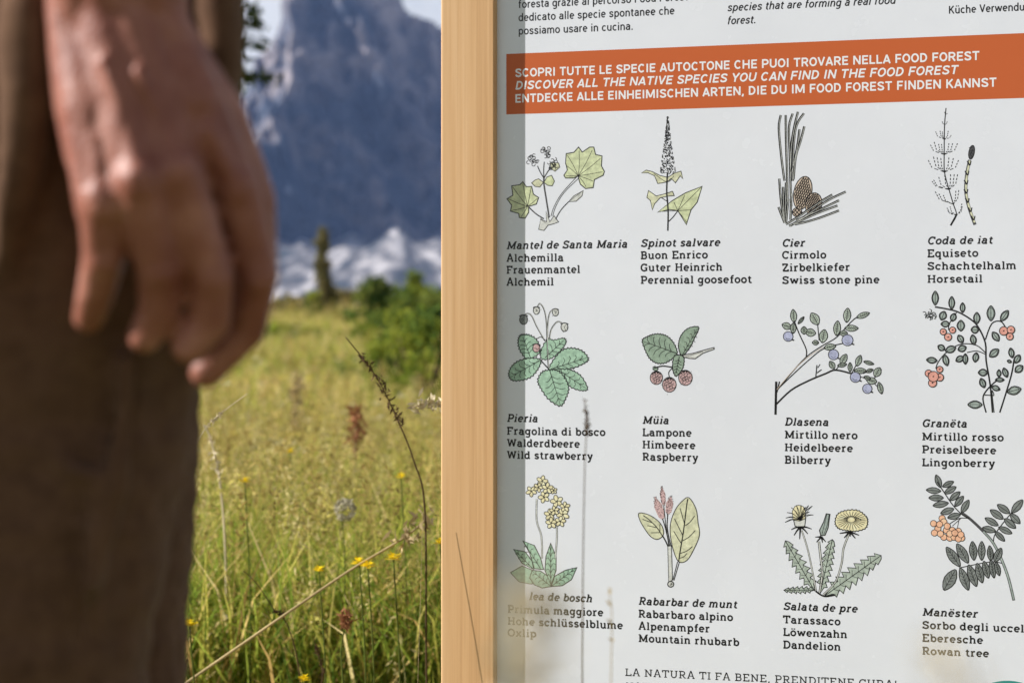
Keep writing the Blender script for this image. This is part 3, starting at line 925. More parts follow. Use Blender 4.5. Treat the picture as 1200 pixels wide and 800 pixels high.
# lady's mantle
d = Draw(590, 165, 7.275)
d.line([(345, 310), (345, 370), (365, 500), (390, 655)], 1.5, M_GREY)
for a in ((290, 215), (348, 180), (410, 220)):
    d.line([(345, 320), ((345 + a[0]) / 2 - 4, (320 + a[1]) / 2), a], 0.9)
for o_ in (0, 14):
    d.line([(628 + o_, 305 + o_), (500 + o_, 445), (432 + o_, 560), (405 + o_, 645)], 0.6)
d.line([(215, 565), (280, 625), (345, 665)], 1.1)
d.line([(555, 520), (490, 590), (445, 668)], 0.9)
P = d.fill([(640, 55), (672, 98), (735, 55), (770, 55), (785, 118), (840, 130), (835, 215), (860, 262), (850, 295), (775, 332), (765, 400), (700, 408),
            (655, 370), (635, 300), (600, 318), (530, 318), (515, 295), (545, 250), (530, 190), (535, 110), (600, 100)], C_LIME, 0.9)
for t_ in ((545, 125), (645, 85), (757, 80), (828, 150), (845, 265), (765, 345), (705, 395), (535, 300), (540, 215)):
    d.line([(638, 300), ((638 + t_[0]) / 2 + 6, (300 + t_[1]) / 2), t_], 0.5)
d.fill([(165, 350), (195, 392), (240, 390), (255, 455), (300, 485), (280, 540), (215, 560), (215, 610), (185, 660), (135, 655), (130, 620), (60, 600),
        (70, 550), (30, 495), (80, 465), (70, 385), (140, 375)], C_LIME, 0.9)
for t_ in ((165, 365), (235, 400), (290, 490), (80, 395), (40, 495), (70, 595), (150, 650)):
    d.line([(205, 560), ((205 + t_[0]) / 2, (560 + t_[1]) / 2 + 4), t_], 0.55)
d.fill([(555, 520), (600, 470), (680, 425), (670, 470), (620, 515)], C_PALE, 0.7)
d.line([(555, 520), (680, 425)], 0.4)
d.fill([(320, 655), (300, 755), (345, 765), (380, 720), (420, 710), (470, 692), (432, 640), (395, 690), (362, 600), (368, 690), (316, 670)], C_PALE, 0.7)
for c_ in ((250, 165, 48), (362, 105, 48), (430, 200, 48)):
    d.curls(*c_, n=15)
d.fill([(400, 190), (470, 190), (480, 225), (440, 260), (405, 240)], C_OLIVE, 0.7)
d.fill([(340, 355), (300, 325), (270, 335), (240, 360), (270, 390), (310, 395)], C_OLIVE, 0.7)
d.fill([(345, 355), (370, 310), (410, 295), (435, 345), (415, 385), (375, 380)], C_LIME, 0.7)
d.done()

# good king henry
d = Draw(730, 130, 5.517)
d.line([(288, 400), (283, 520), (292, 640), (290, 775)], 1.4)


def spike():
    t = random.random() ** 0.8
    hw = 5 + 48 * t ** 1.2
    return 290 + random.uniform(-hw, hw), 38 + t * 370


d.stipple(spike, 420, 1.0)
d.stipple(spike, 80, 1.6)
d.fill([(120, 402), (150, 383), (190, 393), (240, 418), (290, 430), (335, 402), (375, 390), (388, 440), (370, 420), (340, 465), (312, 437), (285, 460), (225, 470),
        (205, 420), (160, 400)], C_OLIVE, 0.7)
d.line([(200, 405), (285, 460), (330, 420)], 0.5)
d.fill([(165, 515), (215, 550), (265, 538), (320, 520), (332, 548), (285, 552), (240, 562), (205, 600), (190, 640), (178, 580), (155, 560)], C_OLIVE, 0.7)
d.line([(245, 558), (285, 585)], 0.8)
d.line([(355, 645), (325, 685), (295, 715)], 0.9)
d.fill([(512, 488), (405, 530), (320, 580), (225, 655), (300, 638), (355, 645), (410, 735), (440, 640), (480, 590)], C_LIME, 0.85)
for t_ in ((505, 495), (412, 720), (240, 650), (400, 545), (440, 640), (330, 590)):
    d.line([(355, 645), t_], 0.5)
d.done()

# stone pine
d = Draw(900, 128, 5.71)
ND = [[(85, 40), (72, 130), (90, 330), (110, 480)], [(118, 40), (120, 200), (128, 480), (130, 620)], [(165, 30), (140, 120), (145, 300), (150, 480), (155, 650)],
      [(200, 18), (175, 120), (155, 250), (150, 420)], [(240, 28), (190, 110), (170, 260), (165, 480)], [(210, 135), (195, 250), (160, 420)],
      [(243, 115), (215, 220), (185, 320), (170, 470)], [(75, 465), (85, 600), (105, 740)], [(120, 490), (115, 640), (110, 760)], [(70, 655), (110, 760)],
      [(100, 520), (105, 740)], [(135, 600), (120, 760)], [(155, 560), (150, 740)],
      [(520, 552), (400, 610), (270, 700), (150, 780)], [(430, 572), (340, 625), (200, 720), (120, 770)], [(475, 610), (350, 670), (190, 745)],
      [(465, 645), (330, 695), (200, 755), (140, 780)], [(475, 678), (350, 725), (250, 755), (180, 770)], [(300, 690), (180, 760)]]
for (cx, cy, rx, ry, rot) in ((195, 690, 32, 30, 0), (232, 560, 60, 112, 12), (305, 635, 55, 76, 10)):
    d.ell(cx, cy, rx, ry, rot, C_TAN, 0.9, 20)
    r_ = R(rot)
    for i in (range(-6, 7) if rx > 40 else range(-6, 7, 3)):
        for sg in (-1, 1):
            pts = []
            for j in range(-6, 7):
                a = i / 4.0 + sg * j * 0.13
                bq = j / 6.5
                if abs(a) > 1 or a * a + bq * bq > 0.95:
                    continue
                x, y = rx * a, ry * bq
                pts.append((cx + x * math.cos(r_) - y * math.sin(r_), cy + x * math.sin(r_) + y * math.cos(r_)))
            if len(pts) > 1:
                d.line(pts, 0.8, lift=0.00003)
for nd in ND:
    d.line(nd, 2.1, M_INK, lift=0.00006)
    d.line([(x + 2, y + 1) for x, y in nd[:-1]] + [nd[-1]], 0.4, C_PALE, lift=0.00012)
d.done()

# horsetail
d = Draw(1080, 125, 5.6)
d.line([(160, 10), (150, 130), (148, 310), (150, 430), (180, 545), (208, 640), (228, 712), (190, 780)], 0.9)
d.line([(228, 712), (190, 780)], 1.6)
WH = [((150, 215), [(90, 160), (120, 155), (135, 160), (175, 155), (195, 185)]),
      ((148, 315), [(55, 245), (80, 225), (110, 240), (130, 240), (180, 235), (205, 235), (238, 235)]),
      ((150, 430), [(40, 345), (75, 320), (100, 325), (125, 330), (180, 325), (210, 330), (245, 345)]),
      ((180, 545), [(65, 485), (75, 475), (110, 455), (150, 440), (190, 435), (215, 435), (238, 435)]),
      ((208, 640), [(85, 550), (110, 565), (140, 575), (245, 540), (225, 545)]),
      ((228, 712), [(165, 660), (170, 680), (185, 650), (265, 630), (268, 650)]),
      ((152, 120), [(135, 95), (168, 95)]), ((160, 50), [(150, 35), (170, 45)])]
for c_, tips in WH:
    for t_ in tips:
        sx = (t_[0] - c_[0])
        mid = (c_[0] + sx * 0.75, c_[1] + (t_[1] - c_[1]) * 0.35)
        d.dash(c_, mid, 0.7, 2)
        d.dash(mid, t_, 0.75, 3)
d.line([(315, 350), (295, 450), (290, 560), (310, 660), (350, 775)], 2.9, M_GREY)
d.line([(317, 355), (297, 450), (292, 560), (312, 660), (348, 760)], 1.6, C_OLIVE, lift=0.00003)
for (x, y) in ((312, 375), (298, 440), (292, 500), (291, 560), (300, 620), (318, 680), (338, 735)):
    d.line([(x - 12, y - 18), (x + 3, y + 12)], 1.4, lift=0.00005)
    d.line([(x + 12, y - 18), (x + 6, y + 10)], 1.0, lift=0.00005)
d.ell(328, 300, 18, 46, 10, M_GREY, 0.9)
d.stipple(lambda: (328 + random.gauss(0, 7), 300 + random.gauss(0, 18)), 26, 0.9)
d.done()

# wild strawberry
d = Draw(590, 350, 6.155)
for st_ in ([(325, 500), (318, 400), (315, 300), (308, 150), (290, 70), (262, 35), (245, 62)], [(300, 305), (240, 200), (205, 125), (175, 105), (150, 122)],
            [(318, 300), (320, 180), (335, 100), (370, 75)], [(330, 300), (345, 220), (390, 165), (432, 182)]):
    d.line(st_, 1.25)
    d.line([(x + 3, y) for x, y in st_], 0.4, C_PALE, lift=0.00003)
d.fill([(120, 268), (150, 260), (190, 265), (240, 300), (262, 380), (200, 430), (165, 430), (120, 370), (108, 310)], C_GREEN, 0.9, teeth=7)
d.veins((195, 425), (140, 275), 55, 4)
d.fill([(320, 290), (360, 300), (430, 285), (450, 310), (430, 350), (400, 385), (340, 430), (275, 430), (275, 370)], C_GREEN, 0.8, teeth=6)
d.veins((300, 425), (435, 300), 55, 4)
d.fill([(265, 440), (250, 500), (200, 560), (130, 585), (65, 585), (40, 545), (60, 490), (110, 450), (190, 430)], C_GREEN, 0.9, teeth=7)
d.veins((260, 445), (50, 565), 60, 5)
d.fill([(380, 510), (450, 505), (500, 520), (560, 560), (605, 645), (560, 660), (480, 630), (440, 570)], C_GREEN, 0.9, teeth=6)
d.veins((400, 515), (595, 645), 50, 4)
d.fill([(330, 510), (370, 430), (430, 370), (500, 358), (570, 380), (610, 435), (570, 470), (490, 500), (400, 505)], C_GREEN, 0.95, teeth=7)
d.veins((340, 508), (600, 425), 62, 5)
d.fill([(335, 515), (280, 530), (250, 590), (275, 650), (330, 725), (410, 770), (450, 710), (468, 640), (440, 570), (390, 520)], C_GREEN, 0.95, teeth=7)
d.veins((335, 520), (410, 765), 85, 5)
d.line([(265, 440), (330, 510)], 1.2)
for (x, y, r_, m_) in ((145, 150, 32, C_SLATE), (238, 85, 25, C_PALE), (375, 98, 24, C_PALE), (440, 205, 28, C_PALE), (237, 355, 29, C_PINK)):
    d.ell(x, y, r_ * 0.9, r_ * 1.1, 0, m_, 0.8)
    d.stipple(lambda: (x + random.gauss(0, r_ * 0.42), y + random.gauss(0, r_ * 0.45)), 16, 0.6)
    d.line([(x - r_, y - r_ * 0.8), (x, y - r_ * 1.1), (x + r_, y - r_ * 0.8)], 0.9)
d.line([(240, 290), (270, 275), (300, 300)], 0.7)
d.done()

# raspberry
d = Draw(745, 375, 8.89)
d.fill([(70, 215), (120, 175), (190, 150), (270, 150), (340, 180), (400, 250), (430, 345), (380, 400), (300, 445), (220, 445), (150, 400), (105, 320)], C_SAGE, 0.95, teeth=7)
d.veins((430, 348), (75, 218), 120, 5, 0.6)
d.fill([(485, 370), (450, 300), (450, 230), (480, 150), (550, 85), (655, 75), (610, 190), (560, 290)], C_SAGE, 0.95, teeth=4)
d.veins((485, 365), (645, 85), 62, 5, 0.5)
d.fill([(490, 365), (600, 345), (720, 310), (815, 285), (818, 302), (700, 345), (620, 402), (560, 398), (500, 385)], C_PALE, 0.9)
d.line([(520, 382), (700, 328)], 0.5)
d.line([(190, 500), (280, 478), (385, 492)], 1.3)
d.line([(350, 590), (345, 540), (390, 490)], 0.9)
for (x, y, rx, ry) in ((215, 600, 65, 70), (350, 672, 72, 78), (518, 600, 72, 80)):
    d.berry(x, y, rx, ry, C_PINK)
    d.stipple(lambda: (x + random.gauss(0, rx * 0.45), y + random.gauss(0, ry * 0.45)), 26, 0.5)
    for t_ in (-0.9, -0.35, 0.3, 0.9):
        d.line([(x, y - ry), (x + rx * t_ * 0.8, y - ry * 0.62 + abs(t_) * 10)], 0.9)
d.fill([(400, 380), (450, 365), (500, 390), (495, 480), (460, 545), (415, 580), (385, 500)], C_SAGE, 0.95, teeth=5)
d.veins((455, 380), (415, 570), 50, 5, 0.55)
d.fill([(180, 490), (200, 480), (235, 505), (215, 530), (180, 515)], C_SAGE, 0.8)
d.done()

# bilberry
d = Draw(900, 355, 5.93)
BR = [([(60, 610), (150, 500), (265, 375), (380, 295), (480, 235), (600, 110), (700, 70)], 1.0), ([(75, 590), (180, 490), (290, 390), (390, 315), (520, 280)], 1.0),
      ([(55, 705), (160, 605), (280, 540), (400, 490), (470, 465), (580, 490)], 1.6), ([(265, 375), (265, 320), (215, 210), (180, 120)], 1.1),
      ([(355, 260), (345, 150)], 0.9), ([(470, 465), (550, 370)], 0.9), ([(332, 510), (340, 430)], 1.0), ([(340, 485), (372, 462)], 1.0), ([(345, 450), (362, 425)], 0.8),
      ([(580, 490), (640, 380)], 0.9), ([(660, 490), (730, 460)], 0.8), ([(720, 545), (790, 460)], 0.9), ([(740, 560), (790, 610)], 0.9), ([(580, 490), (740, 545)], 0.9)]
for pts, w_ in BR:
    d.line(pts, w_)
d.line([(52, 775), (57, 545)], 2.2)
d.line([(62, 620), (80, 545)], 1.2)
for a in (150, 265):
    pass
d.line([(62, 600), (150, 495), (265, 385), (385, 305)], 0.5, C_TAN, lift=0.00004)
for e in ((178, 90, 22, 46, -5), (130, 160, 34, 24, 20), (175, 175, 20, 36, 0), (230, 120, 11, 32, 40), (325, 110, 32, 47, -30), (295, 205, 37, 27, 10), (250, 190, 22, 27, 0),
          (385, 230, 30, 47, 10), (330, 275, 22, 17, 0), (480, 175, 25, 52, 5), (550, 85, 26, 50, 5), (660, 85, 48, 19, -20), (580, 175, 47, 22, 0), (525, 210, 27, 20, 0),
          (430, 305, 42, 22, -10), (525, 390, 23, 40, 30), (445, 430, 20, 30, -30), (515, 430, 32, 15, -10), (630, 400, 21, 40, 20), (570, 445, 15, 32, 0), (700, 415, 36, 13, 15),
          (640, 470, 42, 20, 0), (760, 480, 26, 36, 30), (705, 470, 26, 13, -20), (720, 540, 36, 24, 10), (780, 590, 19, 42, -15), (690, 520, 25, 14, 20)):
    d.leaf_ell(*e, C_LEAF, 0.85, hatch=True)
for (x, y, r_) in ((140, 232, 34), (552, 258, 39), (455, 358, 36), (607, 515, 36), (690, 595, 33)):
    d.ell(x, y, r_, r_, 0, C_BLUE, 0.7)
    d.line([(x + r_ * 0.7, y + r_ * 0.6), (x + r_ * 1.2, y + r_ * 0.8)], 1.3)
    d.line([(x - r_ * 0.5, y + r_ * 0.3), (x - r_ * 0.1, y + r_ * 0.6), (x + r_ * 0.4, y + r_ * 0.5)], 0.4)
d.done()

# lingonberry
d = Draw(1075, 338, 5.336)
BR = [([(470, 775), (455, 600), (430, 450), (425, 340), (380, 240), (330, 190), (250, 145), (170, 125), (110, 115)], 1.5), ([(425, 320), (465, 220), (520, 205), (550, 240)], 1.2),
      ([(425, 400), (370, 355), (290, 345), (230, 365), (170, 410), (130, 460), (115, 500)], 1.0), ([(425, 410), (370, 390), (310, 400)], 0.9),
      ([(515, 775), (555, 650), (590, 530), (605, 440)], 1.4), ([(430, 775), (410, 690), (430, 640), (490, 580), (530, 565)], 1.3), ([(245, 150), (200, 220), (195, 260)], 0.9),
      ([(480, 775), (466, 640), (480, 665)], 0.8), ([(420, 665), (480, 668)], 1.0)]
for pts, w_ in BR:
    d.line(pts, w_)
for e in ((112, 60, 21, 44, 0), (215, 90, 19, 40, 0), (283, 120, 16, 31, 0), (372, 185, 21, 36, 0), (160, 170, 23, 29, 20), (225, 180, 19, 26, 20), (175, 222, 27, 19, 0),
          (272, 232, 24, 34, 0), (360, 258, 24, 23, 0), (460, 155, 25, 47, 0), (545, 170, 21, 40, 35), (490, 300, 21, 34, -35), (270, 315, 19, 27, -30), (350, 320, 19, 32, -10),
          (280, 375, 27, 21, -20), (208, 380, 34, 22, -20), (150, 370, 24, 19, 30), (90, 448, 33, 19, 5), (178, 448, 19, 36, -15), (265, 440, 27, 19, -30), (300, 440, 16, 33, 0),
          (365, 430, 19, 30, 10), (480, 403, 36, 23, -40), (410, 525, 29, 22, 0), (408, 590, 19, 31, -20), (510, 530, 13, 23, 0), (515, 570, 27, 13, 0), (490, 622, 27, 16, 20),
          (360, 725, 44, 24, 0), (605, 637, 44, 26, -15), (550, 525, 17, 31, -20), (588, 402, 17, 31, -10), (625, 440, 19, 29, 30), (635, 502, 30, 22, -40), (575, 455, 13, 9, 20)):
    d.leaf_ell(*e, C_MOSS, 1.0)
    r_ = 0.72
    d.ell(e[0], e[1], e[2] * r_, e[3] * r_, e[4], None, 0.45)
for (x, y, r_) in ((162, 270, 20), (220, 260, 20), (192, 303, 23), (540, 265, 27), (585, 258, 24), (578, 300, 22), (70, 530, 22), (140, 505, 20), (140, 555, 24), (95, 590, 26), (100, 550, 33)):
    d.ell(x, y, r_, r_, 0, C_RED, 0.8)
    d.line([(x - 4, y + 2), (x + 5, y - 3)], 1.0)
d.curls(75, 160, 36, 12)
d.done()

# oxlip
d = Draw(590, 550, 5.52)
for st_ in ([(215, 190), (215, 330), (245, 430), (250, 575)], [(345, 360), (345, 450), (335, 570)]):
    d.line(st_, 1.7, M_GREY)
    d.line(st_, 0.8, C_PALE, lift=0.00003)
d.fill([(45, 665), (120, 622), (190, 650), (250, 700), (180, 740), (100, 725)], C_GREEN, 0.7)
d.fill([(65, 515), (140, 530), (185, 590), (195, 645), (120, 605)], C_GREEN, 0.8)
d.veins((190, 640), (70, 518), 28, 4, 0.5)
d.fill([(125, 460), (200, 490), (240, 570), (260, 645), (200, 640), (170, 540)], C_GREEN, 0.8)
d.veins((240, 640), (130, 465), 34, 4, 0.5)
d.fill([(185, 650), (240, 655), (290, 690), (310, 755), (250, 765), (200, 745), (170, 700)], C_GREEN, 0.8)
d.veins((305, 752), (185, 655), 40, 4, 0.5)
d.fill([(305, 475), (340, 560), (340, 650), (308, 745), (268, 650), (275, 560)], C_GREEN, 0.85)
d.veins((306, 740), (305, 480), 36, 6, 0.5)
d.fill([(310, 755), (330, 690), (400, 650), (475, 632), (440, 710), (380, 750)], C_GREEN, 0.85)
d.veins((312, 752), (470, 635), 40, 5, 0.5)
for (cx, cy, r_) in ((250, 75, 36), (180, 140, 34), (225, 115, 30), (285, 120, 36), (262, 178, 36), (325, 135, 22), (345, 205, 40), (300, 290, 36), (385, 290, 40),
                     (398, 240, 32), (310, 345, 36), (368, 335, 34), (330, 265, 30)):
    for i in range(5):
        a = i * 1.257 + cx
        d.ell(cx + r_ * 0.55 * math.cos(a), cy + r_ * 0.55 * math.sin(a), r_ * 0.52, r_ * 0.34, math.degrees(a), C_CREAM, 0.65, 9)
    d.line([(cx - 5, cy), (cx + 5, cy)], 1.2, lift=0.00012)
d.done()

# mountain rhubarb
d = Draw(740, 565, 6.15)
d.fill([(262, 455), (288, 455), (296, 700), (268, 725)], C_PALE, 0.75)
d.line([(275, 460), (245, 330), (225, 265)], 1.0)
d.line([(285, 460), (258, 330), (262, 225)], 1.0)
d.line([(270, 460), (250, 330), (232, 165)], 0.8)
d.line([(225, 385), (245, 420), (265, 462)], 1.3)
for o_ in (0, 14):
    d.line([(332 + o_, 570), (298 + o_ * 0.6, 705)], 0.8)
d.ell(283, 732, 22, 21, 0, C_PALE, 1.0)
d.curls(283, 732, 12, 3)
d.fill([(415, 110), (465, 190), (480, 290), (490, 380), (450, 480), (400, 560), (340, 570), (300, 480), (280, 370), (285, 280), (320, 190), (370, 130)], C_OLIVE, 0.8, smooth=True)
d.line([(340, 570), (350, 500), (375, 350), (400, 150), (408, 118)], 1.1)
for a, c_ in (((370, 380), (310, 260)), ((360, 440), (305, 350)), ((382, 300), (350, 185)), ((388, 310), (455, 240)), ((368, 420), (460, 345)), ((352, 510), (440, 460)), ((345, 545), (400, 510))):
    d.line([a, ((a[0] + c_[0]) / 2 + 3, (a[1] + c_[1]) / 2 + 8), c_], 0.75)
d.fill([(55, 220), (130, 235), (200, 285), (230, 340), (225, 385), (185, 410), (140, 390), (100, 340), (60, 270)], C_OLIVE, 0.8, smooth=True)
d.line([(225, 388), (180, 320), (120, 262), (85, 238)], 0.9)
for a, c_ in (((150, 290), (80, 265)), ((180, 325), (115, 310)), ((205, 360), (140, 362)), ((205, 355), (205, 300))):
    d.line([a, c_], 0.7)
for (a, c_, hw) in (((168, 100), (228, 270), 30), ((217, 25), (234, 168), 20), ((285, 95), (262, 232), 27)):
    def sp():
        t = random.random()
        w_ = hw * math.sin(math.pi * min(1.0, t * 0.9 + 0.05)) ** 0.7
        return a[0] + (c_[0] - a[0]) * t + random.uniform(-w_, w_), a[1] + (c_[1] - a[1]) * t
    dx, dy = c_[0] - a[0], c_[1] - a[1]
    ln = math.hypot(dx, dy)
    n_ = (-dy / ln * hw, dx / ln * hw)
    d.fill([a, (a[0] + dx * 0.4 + n_[0], a[1] + dy * 0.4 + n_[1]), (a[0] + dx * 0.85 + n_[0] * 0.8, a[1] + dy * 0.85 + n_[1] * 0.8), c_,
            (a[0] + dx * 0.85 - n_[0] * 0.8, a[1] + dy * 0.85 - n_[1] * 0.8), (a[0] + dx * 0.4 - n_[0], a[1] + dy * 0.4 - n_[1])], C_PINK, 0)
    d.stipple(sp, 75, 0.5)
d.done()

# dandelion
d = Draw(910, 585, 6.954)
for st_, w_ in (([(205, 250), (260, 430), (325, 755)], 1.5), ([(345, 340), (360, 480), (372, 600), (350, 762)], 2.2), ([(590, 280), (545, 400), (530, 520), (480, 670), (380, 775)], 1.8)):
    d.line(st_, w_)
    d.line(st_, w_ * 0.45, C_PALE, lift=0.00003)
d.jag((312, 745), (72, 335), 52, C_LEAF, 7)
d.jag((320, 735), (60, 738), 26, C_LEAF, 6)
d.jag((355, 765), (455, 325), 46, C_LEAF, 8)
d.jag((390, 785), (852, 455), 66, C_LEAF, 8)
d.line([(320, 745), (355, 772), (400, 788), (480, 775)], 1.6)
d.fill([(140, 170), (150, 215), (195, 230), (230, 215), (238, 150)], C_PALE, 0.8)
d.fill([(135, 165), (128, 95), (150, 55), (180, 45), (215, 55), (235, 90), (235, 155), (190, 175)], C_CREAM, 0.6)
for t_ in ((70, 185), (75, 150), (85, 105), (120, 65), (160, 45), (200, 45), (235, 60), (262, 48), (292, 52), (300, 125), (268, 100)):
    m_ = ((188 + t_[0]) / 2, (165 + t_[1]) / 2 - 18)
    d.line([(188, 165), m_, t_], 0.65)
    d.line([(198, 170), (m_[0] + 9, m_[1] + 6), t_], 0.4)
for t_ in ((120, 245), (142, 292), (188, 322), (255, 280), (286, 240)):
    d.line([(195, 225), ((195 + t_[0]) / 2, (225 + t_[1]) / 2 - 8), t_], 1.8, taper=(1.2, 0.4))
d.fill([(360, 292), (350, 250), (385, 180), (405, 115), (435, 120), (420, 230), (395, 290)], C_MOSS, 0.9)
d.line([(370, 285), (410, 120)], 0.5)
d.line([(385, 285), (415, 200), (428, 122)], 0.5)
for t_ in ((315, 305), (325, 347), (375, 352), (402, 345)):
    d.line([(365, 303), t_], 1.6, taper=(1.2, 0.4))
d.fill([(480, 190), (500, 120), (570, 90), (660, 90), (720, 130), (740, 170), (725, 230), (650, 255), (580, 250), (510, 235)], C_CREAM, 0.9, teeth=6)
for i in range(26):
    a = i / 26 * 6.283
    d.line([(608 + 30 * math.cos(a), 165 + 18 * math.sin(a)), (610 + 118 * math.cos(a), 172 + 74 * math.sin(a))], 0.55)
d.line([(545, 160), (610, 135), (690, 165)], 0.7)
for t_ in ((515, 275), (550, 312), (642, 315), (672, 290), (600, 300)):
    d.line([(598, 262), t_], 1.8, taper=(1.2, 0.5))
d.done()

# rowan
d = Draw(1080, 550, 5.0)
for st_, w_ in (([(230, 250), (280, 285), (360, 360), (420, 430), (470, 530), (510, 640), (540, 765)], 2.6), ([(90, 70), (130, 130), (185, 210), (240, 265), (280, 285)], 1.0),
                ([(420, 420), (435, 370), (520, 260), (590, 190)], 0.9), ([(480, 550), (400, 540), (220, 575)], 0.9), ([(280, 285), (220, 285), (160, 320)], 0.8),
                ([(230, 285), (180, 330)], 0.6), ([(220, 288), (210, 340)], 0.6)):
    d.line(st_, w_, M_GREY if w_ > 2 else M_INK)
d.line([(362, 362), (420, 430), (470, 530), (510, 640), (540, 760)], 1.3, C_MOSS, lift=0.00003)
for e in ((98, 68, 18, 40, -20), (155, 85, 36, 16, -25), (70, 122, 43, 18, 5), (85, 165, 43, 19, 0), (112, 203, 46, 19, -10), (168, 120, 39, 18, -30), (195, 155, 39, 18, -40),
          (220, 185, 39, 18, -50), (150, 243, 41, 19, -20), (190, 272, 39, 18, -15), (255, 215, 19, 43, 30),
          (560, 215, 22, 50, 40), (480, 230, 44, 21, 35), (440, 262, 46, 21, 35), (410, 305, 44, 19, 30), (395, 350, 40, 19, 15), (548, 287, 20, 40, -45), (518, 315, 43, 20, 40),
          (490, 355, 43, 18, 25), (458, 390, 40, 16, 45),
          (165, 645, 35, 70, 30), (185, 510, 27, 70, -35), (240, 490, 27, 66, -30), (302, 475, 23, 56, -5), (352, 475, 21, 56, 0), (402, 490, 18, 46, -5), (447, 500, 22, 46, 25),
          (250, 640, 26, 70, -20), (298, 620, 26, 68, -20), (340, 605, 23, 60, -15), (378, 585, 21, 52, -15), (415, 580, 18, 55, -10), (445, 580, 16, 42, -15)):
    d.leaf_ell(*e, C_SLATE, 0.8, hatch=e[1] > 400)
for (x, y) in ((70, 315), (120, 285), (95, 345), (75, 370), (130, 305), (145, 355), (130, 395), (165, 400), (180, 355), (190, 395), (215, 360), (235, 400), (215, 405), (105, 320), (150, 330),
               (230, 380), (165, 375), (110, 375), (195, 370)):
    d.ell(x, y, 19, 19, 0, C_ORNG, 0.6, 10)
d.done()

# teal emblem at the foot of the panel
k = Ink()
c0 = uv(1183, 858)
rr = 61 * pxm(1181)
k.put([(c0[0] + rr * math.cos(R(a)), c0[1] + rr * math.sin(R(a))) for a in range(0, 360, 6)], M_TEAL, 0.0004)
k.ribbon([(c0[0] + rr * 0.84 * math.cos(R(a)), c0[1] + rr * 0.84 * math.sin(R(a))) for a in range(0, 360, 6)], 0.0012, M_WHITE, 0.0007, closed=True)
k.build('emblem', panel)


# ------------------------------------------------------------------ person
def P3(px, py, y):
    return Vector(((px - 600) / F * y, y, (400 - py) / F * y))


def spheres(bm, pts, radii, spacing=0.4, squash=None):
    for i in range(len(pts) - 1):
        a, c = Vector(pts[i]), Vector(pts[i + 1])
        n = max(1, int((c - a).length / (min(radii[i], radii[i + 1]) * spacing)))
        for j in range(n + 1):
            if j == n and i < len(pts) - 2:
                continue
            t = j / n
            r = radii[i] * (1 - t) + radii[i + 1] * t
            M_ = Matrix.Translation(a.lerp(c, t))
            if squash is not None:
                M_ = M_ @ squash
            bmesh.ops.create_icosphere(bm, subdivisions=2, radius=r, matrix=M_)


HY = 1.01
KH = 0.20


def PH(px, py, y):
    """hand space: the back of the hand turned a little away from the sun"""
    d_ = ((150 - px) / 70) ** 2 * 0.007 if px < 150 else 0.36 * (px - 150) / F * HY
    return P3(px, py, y + d_ - 0.004)


def remeshed(name, bm, voxel, smooth_it, material):
    me = bpy.data.meshes.new(name)
    bm.to_mesh(me)
    bm.free()
    o = bpy.data.objects.new('tmp', me)
    COL.objects.link(o)
    rmod = o.modifiers.new('r', 'REMESH')
    rmod.mode = 'VOXEL'
    rmod.voxel_size = voxel
    sm_ = o.modifiers.new('s', 'SMOOTH')
    sm_.factor = 0.5
    sm_.iterations = smooth_it
    dg = bpy.context.evaluated_depsgraph_get()
    out = bpy.data.meshes.new_from_object(o.evaluated_get(dg))
    bpy.data.objects.remove(o)
    bpy.data.meshes.remove(me)
    out.name = name
    out.polygons.foreach_set('use_smooth', np.ones(len(out.polygons), dtype=bool))
    out.materials.clear()
    return out


skin = mat('skin', (0.38, 0.185, 0.12), 0.5, 0.35)
b = skin.node_tree.nodes['Principled BSDF']
skt = N(skin, 'ShaderNodeTexCoord')
skn = N(skin, 'ShaderNodeTexNoise', Scale=28.0, Detail=5.0, Roughness=0.6)
skr = ramp(skin, [(0.3, (0.19, 0.054, 0.034)), (0.55, (0.285, 0.108, 0.072)), (0.75, (0.42, 0.19, 0.14))])
L(skin, skt.outputs['Object'], skn.inputs['Vector'])
L(skin, skn.outputs['Fac'], skr.inputs['Fac'])
L(skin, skr.outputs['Color'], b.inputs['Base Color'])
b.inputs['Subsurface Weight'].default_value = 0.15
b.inputs['Subsurface Radius'].default_value = (0.012, 0.004, 0.002)
b.inputs['Subsurface Scale'].default_value = 0.5
skb = N(skin, 'ShaderNodeBump', Strength=0.25, Distance=0.001)
skn3 = N(skin, 'ShaderNodeTexNoise', Scale=75.0, Detail=4.0, Roughness=0.6)
skb2 = N(skin, 'ShaderNodeBump', Strength=0.55, Distance=0.003)
L(skin, skt.outputs['Object'], skn3.inputs['Vector'])
L(skin, skn3.outputs['Fac'], skb2.inputs['Height'])
L(skin, skb2.outputs['Normal'], skb.inputs['Normal'])
skn2 = N(skin, 'ShaderNodeTexVoronoi', Scale=420.0)
L(skin, skt.outputs['Object'], skn2.inputs['Vector'])
L(skin, skn2.outputs['Distance'], skb.inputs['Height'])
L(skin, skb.outputs['Normal'], b.inputs['Normal'])

bm = bmesh.new()
